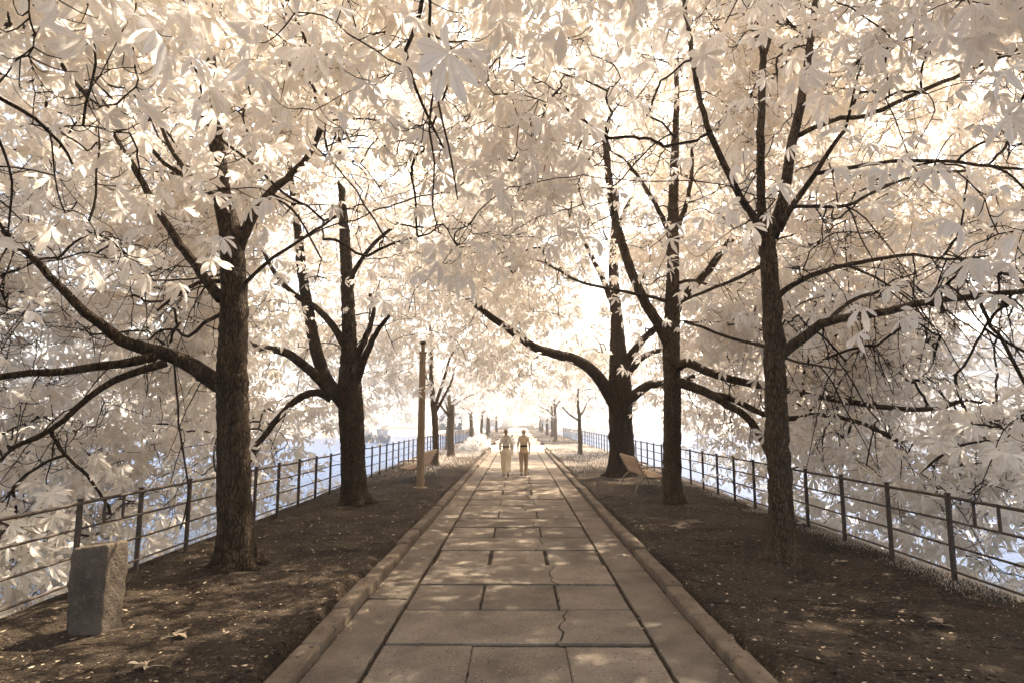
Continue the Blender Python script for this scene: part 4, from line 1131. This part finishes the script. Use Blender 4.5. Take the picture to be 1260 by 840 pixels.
    if kw.get('tail'): Vh += [(0, -.12, 1.52, .045), (0, -.13, 1.41, .03)]; Eh += [(1, 3), (3, 4)]
    skin_obj('hair', [S(v) for v in Vh], Eh, kw['hair'], root)
    return root
pa = gp_at(622.5, 586); pb = gp_at(644.5, 586)
person((pa[0], pa[1], .01), 1.60, -1, dict(trousers=M['cloth_cream'], leg_r=.05, top=M['cloth_grey'], sleeve=.95, hair=M['hair_brown'], tail=True, straps=True),
       'walking woman in loose cream trousers and grey top with crossed straps, brown hair')
person((pb[0], pb[1], .01), 1.60, 1, dict(trousers=M['cloth_brown'], top=M['cloth_tan'], hem=.24, flare=.055, sleeve=.35, leg_r=.016, hair=M['hair_fair'], bun=True, bag=True, belt_z=1.05),
       'walking woman in a tan tunic, brown leggings and dark waist bag, fair hair')
pc = at(630, 548, 33.0)
person((pc[0], pc[1], .01), 1.12, 1, dict(trousers=M['cloth_white'], top=M['cloth_white'], sleeve=.6, hair=M['hair_brown']),
       'small child in white walking far ahead between the two women', rz=.1)

# ------------------------------------------------------------------ far banks, woods, boats, buildings
bk = MB()
BL = [(-150, -40), (-115, 30), (-88, 75), (-55, 108), (-30, 126), (-12, 150), (-5, 170)]
BR = [(190, -40), (150, 40), (105, 95), (65, 135), (34, 165), (14, 180), (5, 190)]
def bank(line, out):
    P = smooth_path([[x_, y_, 0] for x_, y_ in line], 6.0); n_ = len(P)
    d = np.gradient(P, axis=0); d /= np.linalg.norm(d, axis=1)[:, None]
    nrm = np.c_[-d[:, 1], d[:, 0], 0*d[:, 0]]*out
    rings = [P+nrm*o_+np.array([0, 0, z_]) for o_, z_ in ((0, -2.2), (1.6, -1.0), (5, -.2), (40, .5), (260, 4), (900, 5))]
    V = np.concatenate(rings); i = np.arange(5)[:, None]*n_; j = np.arange(n_-1)[None, :]
    bk.add(V, np.stack([i+j, i+j+1, i+n_+j+1, i+n_+j], -1).reshape(-1, 4))
    return P, nrm
PLb, NLb = bank(BL, 1); PRb, NRb = bank(BR, -1)
tag(bk.build('far_bank', M['bank']), kind='structure')
# far woods: pale foliage massed along both banks
wp, wn = [], []
for (P, N) in ((PLb, NLb), (PRb, NRb)):
    for k in range(len(P)):
        for rr in (0, 1):
            c = P[k]+N[k]*(8+9*rr+RNG.uniform(-2, 2))+np.array([RNG.normal(0, 1.5), RNG.normal(0, 1.5), 0])
            hh = RNG.uniform(6, 13)*(1+.25*rr)
            if P is PRb and 60 < P[k, 0] < 160: hh = RNG.uniform(3, 7)
            n_ = 230
            u = RNG.normal(size=(n_, 3)); u /= np.linalg.norm(u, axis=1)[:, None]
            lob = 1+.22*np.sin(4*u[:, 0]+7*u[:, 2]+k)+.15*np.sin(9*u[:, 1]+3*k)
            q = c+np.array([0, 0, hh*.52])+u*np.array([hh*.42, hh*.42, hh*.5])*(RNG.uniform(.5, 1, n_)**.4*lob)[:, None]
            wp.append(q); wn.append(u)
for k in range(9):                      # pale trees closing the far end of the spit
    c = np.array([-14+3.6*k, 152+3*math.sin(k*2.1), 0]); hh = 8+3*math.sin(k*1.7+1); n_ = 260
    u = RNG.normal(size=(n_, 3)); u /= np.linalg.norm(u, axis=1)[:, None]
    wp.append(c+np.array([0, 0, hh*.5])+u*np.array([hh*.42, hh*.42, hh*.52])*(RNG.uniform(.5, 1, n_)**.4*(1+.2*np.sin(5*u[:, 0]+6*u[:, 2]+k)))[:, None]); wn.append(u)
wp = np.concatenate(wp); wn = np.concatenate(wn)
V, Q, U = make_leaves(wp, RNG.normal(size=wp.shape)+[0, 0, -.4], wn+RNG.normal(0, .5, wp.shape), RNG.uniform(.55, 1.1, len(wp)), False)
tag(mesh_obj('far_woods', V, [Q], M['leaf_far'], smooth=False), 'pale wooded far banks across the water', 'woods', kind='stuff')

def boat(px0, px1, Yb, hull, label, cab):
    zw = -1.6
    a = at((px0+px1)/2, 541, Yb); w = (px1-px0)*Yb/FPX
    root = tag(empty('moored_boat', (a[0], Yb, zw), math.radians(18)), label, 'boat', 'boats moored at the far bank')
    Lb = w*2.6; st = np.linspace(0, 1, 9); rings = []
    for t in st:
        hw = w/2*min(1, 1.05*(1-t**3)+.02); sh = 1.15+.25*t*t
        rings.append([[-hw, t*Lb-Lb/2, sh], [-hw*.9, t*Lb-Lb/2, .3], [-hw*.5, t*Lb-Lb/2, -.25], [hw*.5, t*Lb-Lb/2, -.25], [hw*.9, t*Lb-Lb/2, .3], [hw, t*Lb-Lb/2, sh], [hw*.86, t*Lb-Lb/2, sh-.02], [-hw*.86, t*Lb-Lb/2, sh-.02]])
    V = np.array(rings).reshape(-1, 3); i = np.arange(8)[:, None]*8; j = np.arange(8)[None, :]
    Q = np.stack([i+j, i+(j+1) % 8, i+8+(j+1) % 8, i+8+j], -1).reshape(-1, 4)
    Q = np.concatenate([Q, [[7, 2, 1, 0], [7, 6, 3, 2], [6, 5, 4, 3]]])
    mesh_obj('hull', V, [Q], M[hull], root, False)
    mb = MB(); mb.box((0, -.1*Lb, 1.15+cab/2), (w*.7, Lb*.45, cab), None, .06); mb.build('cabin', M['white_wall'], root, smooth=False)
    mb = MB(); mb.box((0, -.1*Lb, 1.15+cab*.6), (w*.72, Lb*.36, cab*.35), None, .03); mb.build('window', M['window'], root, smooth=False)
    mb = MB(); mb.box((0, -.1*Lb, 1.17+cab), (w*.78, Lb*.5, .06), None, .02); mb.build('roof', M['white_wall'], root, smooth=False)
boat(447, 460, 100, 'hull_grey', 'dark grey moored boat across the water, the darker of two', .6)
boat(461, 478, 98, 'hull_pale', 'pale moored boat across the water with a white cabin', .9)

def apartment(loc, rz, Lx, floors, depth, label, fh=3.0, seed=3):
    r = random.Random(seed)
    root = tag(empty('apartment_building', loc, rz), label, 'building')
    mb = MB(); mb.box((0, 0, floors*fh/2), (Lx, depth, floors*fh)); mb.build('wall', M['white_wall'], root, smooth=False)
    mb = MB(); mb.box((0, 0, floors*fh+.3), (Lx+.8, depth+.8, .6)); mb.build('roof', M['white_wall'], root, smooth=False)
    nb = int(Lx/7)
    for f in range(floors):
        for c in range(nb):
            x0 = -Lx/2+(c+.5)*Lx/nb; z0 = f*fh
            mb = MB(); mb.box((x0, -depth/2-.01, z0+1.75), (Lx/nb*.74, .12, 1.6)); w_ = mb.build('window', M['window'], root, smooth=False)
            if c % 3 != 2:
                mb = MB()
                mb.box((x0, -depth/2-.75, z0+.12), (Lx/nb*.9, 1.4, .2))
                mb.box((x0, -depth/2-1.42, z0+.62), (Lx/nb*.9, .08, .8))
                mb.box((x0-Lx/nb*.45+.05, -depth/2-.75, z0+.62), (.08, 1.3, .8)); mb.box((x0+Lx/nb*.45-.05, -depth/2-.75, z0+.62), (.08, 1.3, .8))
                mb.build('balcony', M['white_wall'], root, smooth=False)
    return root
# long white block across the water: its front faces the river, its far end runs away from the viewer
apartment((128, 140, .3), math.radians(-38), 84, 7, 14, 'long white apartment block with balcony bands across the water', seed=2)
# dark-roofed house and dark tree on the far bank
hp = at(554, 532, 138)
root = tag(empty('riverside_house', (hp[0], 138, -.2), math.radians(8)), 'low dark-roofed house on the far bank beyond the broken-topped trunk', 'house')
mb = MB(); mb.box((0, 0, 1.0), (5.0, 6, 2.2)); mb.build('wall', M['hull_grey'], root, smooth=False)
mb = MB(); mb.add([[-3, -3.5, 2.1], [3, -3.5, 2.1], [3, 3.5, 2.1], [-3, 3.5, 2.1], [-1.4, 0, 3.9], [1.4, 0, 3.9]], [[0, 1, 5, 4], [2, 3, 4, 5], [3, 2, 1, 0]], [[1, 2, 5], [3, 0, 4]]); mb.build('roof', M['roof_dark'], root, smooth=False)

# thin haze volume added to whiten the far end like an overexposed glow
hz, nt, out = new_mat('glow_haze')
pv = nt.nodes.new('ShaderNodeVolumePrincipled'); pv.inputs['Color'].default_value = (.93, .94, .96, 1); pv.inputs['Density'].default_value = .0020; pv.inputs['Anisotropy'].default_value = .3
nt.links.new(pv.outputs[0], out.inputs['Volume'])
mb = MB(); mb.box((0, 0, 13.2), (2700, 2700, 33.6))
tag(mb.build('haze', hz, smooth=False), 'thin pale haze added over the river and avenue to whiten the far end', 'haze', kind='stuff')

# ------------------------------------------------------------------ light, sky, camera
SUN_EL, SUN_AZ = math.radians(58), math.radians(38)      # azimuth measured from +Y towards +X
w = bpy.data.worlds.new('World'); scene.world = w; w.use_nodes = True
nt = w.node_tree; bg = nt.nodes['Background']
sky = nt.nodes.new('ShaderNodeTexSky'); sky.sky_type = 'NISHITA'; sky.sun_disc = False
sky.sun_elevation = SUN_EL; sky.sun_rotation = SUN_AZ
sky.air_density = 1.0; sky.dust_density = 3.0; sky.ozone_density = 1.0
nt.links.new(sky.outputs[0], bg.inputs[0]); bg.inputs[1].default_value = .125
sd = bpy.data.lights.new('sun', 'SUN'); sd.energy = 2.9; sd.angle = math.radians(.53); sd.color = (1, .97, .93)
so = bpy.data.objects.new('sun', sd); COL.objects.link(so)
from mathutils import Vector
dirv = Vector((math.sin(SUN_AZ)*math.cos(SUN_EL), math.cos(SUN_AZ)*math.cos(SUN_EL), math.sin(SUN_EL)))
so.rotation_euler = dirv.to_track_quat('Z', 'Y').to_euler(); so.location = (10, 20, 30)

cd = bpy.data.cameras.new('camera'); co = bpy.data.objects.new('camera', cd); COL.objects.link(co)
cd.sensor_fit = 'HORIZONTAL'; cd.sensor_width = 36; cd.lens = 36*FPX/1260
co.location = tuple(CAM); co.rotation_euler = (PI/2+PITCH, 0, YAW)
cd.clip_start = .05; cd.clip_end = 6000
scene.camera = co

vs = scene.view_settings
vs.view_transform = 'Standard'; vs.look = 'None'; vs.gamma = 1; vs.use_curve_mapping = False
vs.exposure = 2.33
vs.use_white_balance = True; vs.white_balance_temperature = 7900; vs.white_balance_tint = 10
scene.render.engine = 'CYCLES'
cy = scene.cycles
cy.use_denoising = True
try: cy.denoiser = 'OPENIMAGEDENOISE'
except Exception: pass
cy.max_bounces = 12; cy.diffuse_bounces = 10; cy.glossy_bounces = 2; cy.transmission_bounces = 8; cy.transparent_max_bounces = 4
cy.use_adaptive_sampling = True; cy.adaptive_threshold = .02
cy.caustics_reflective = False; cy.caustics_refractive = False
cy.sample_clamp_indirect = 8
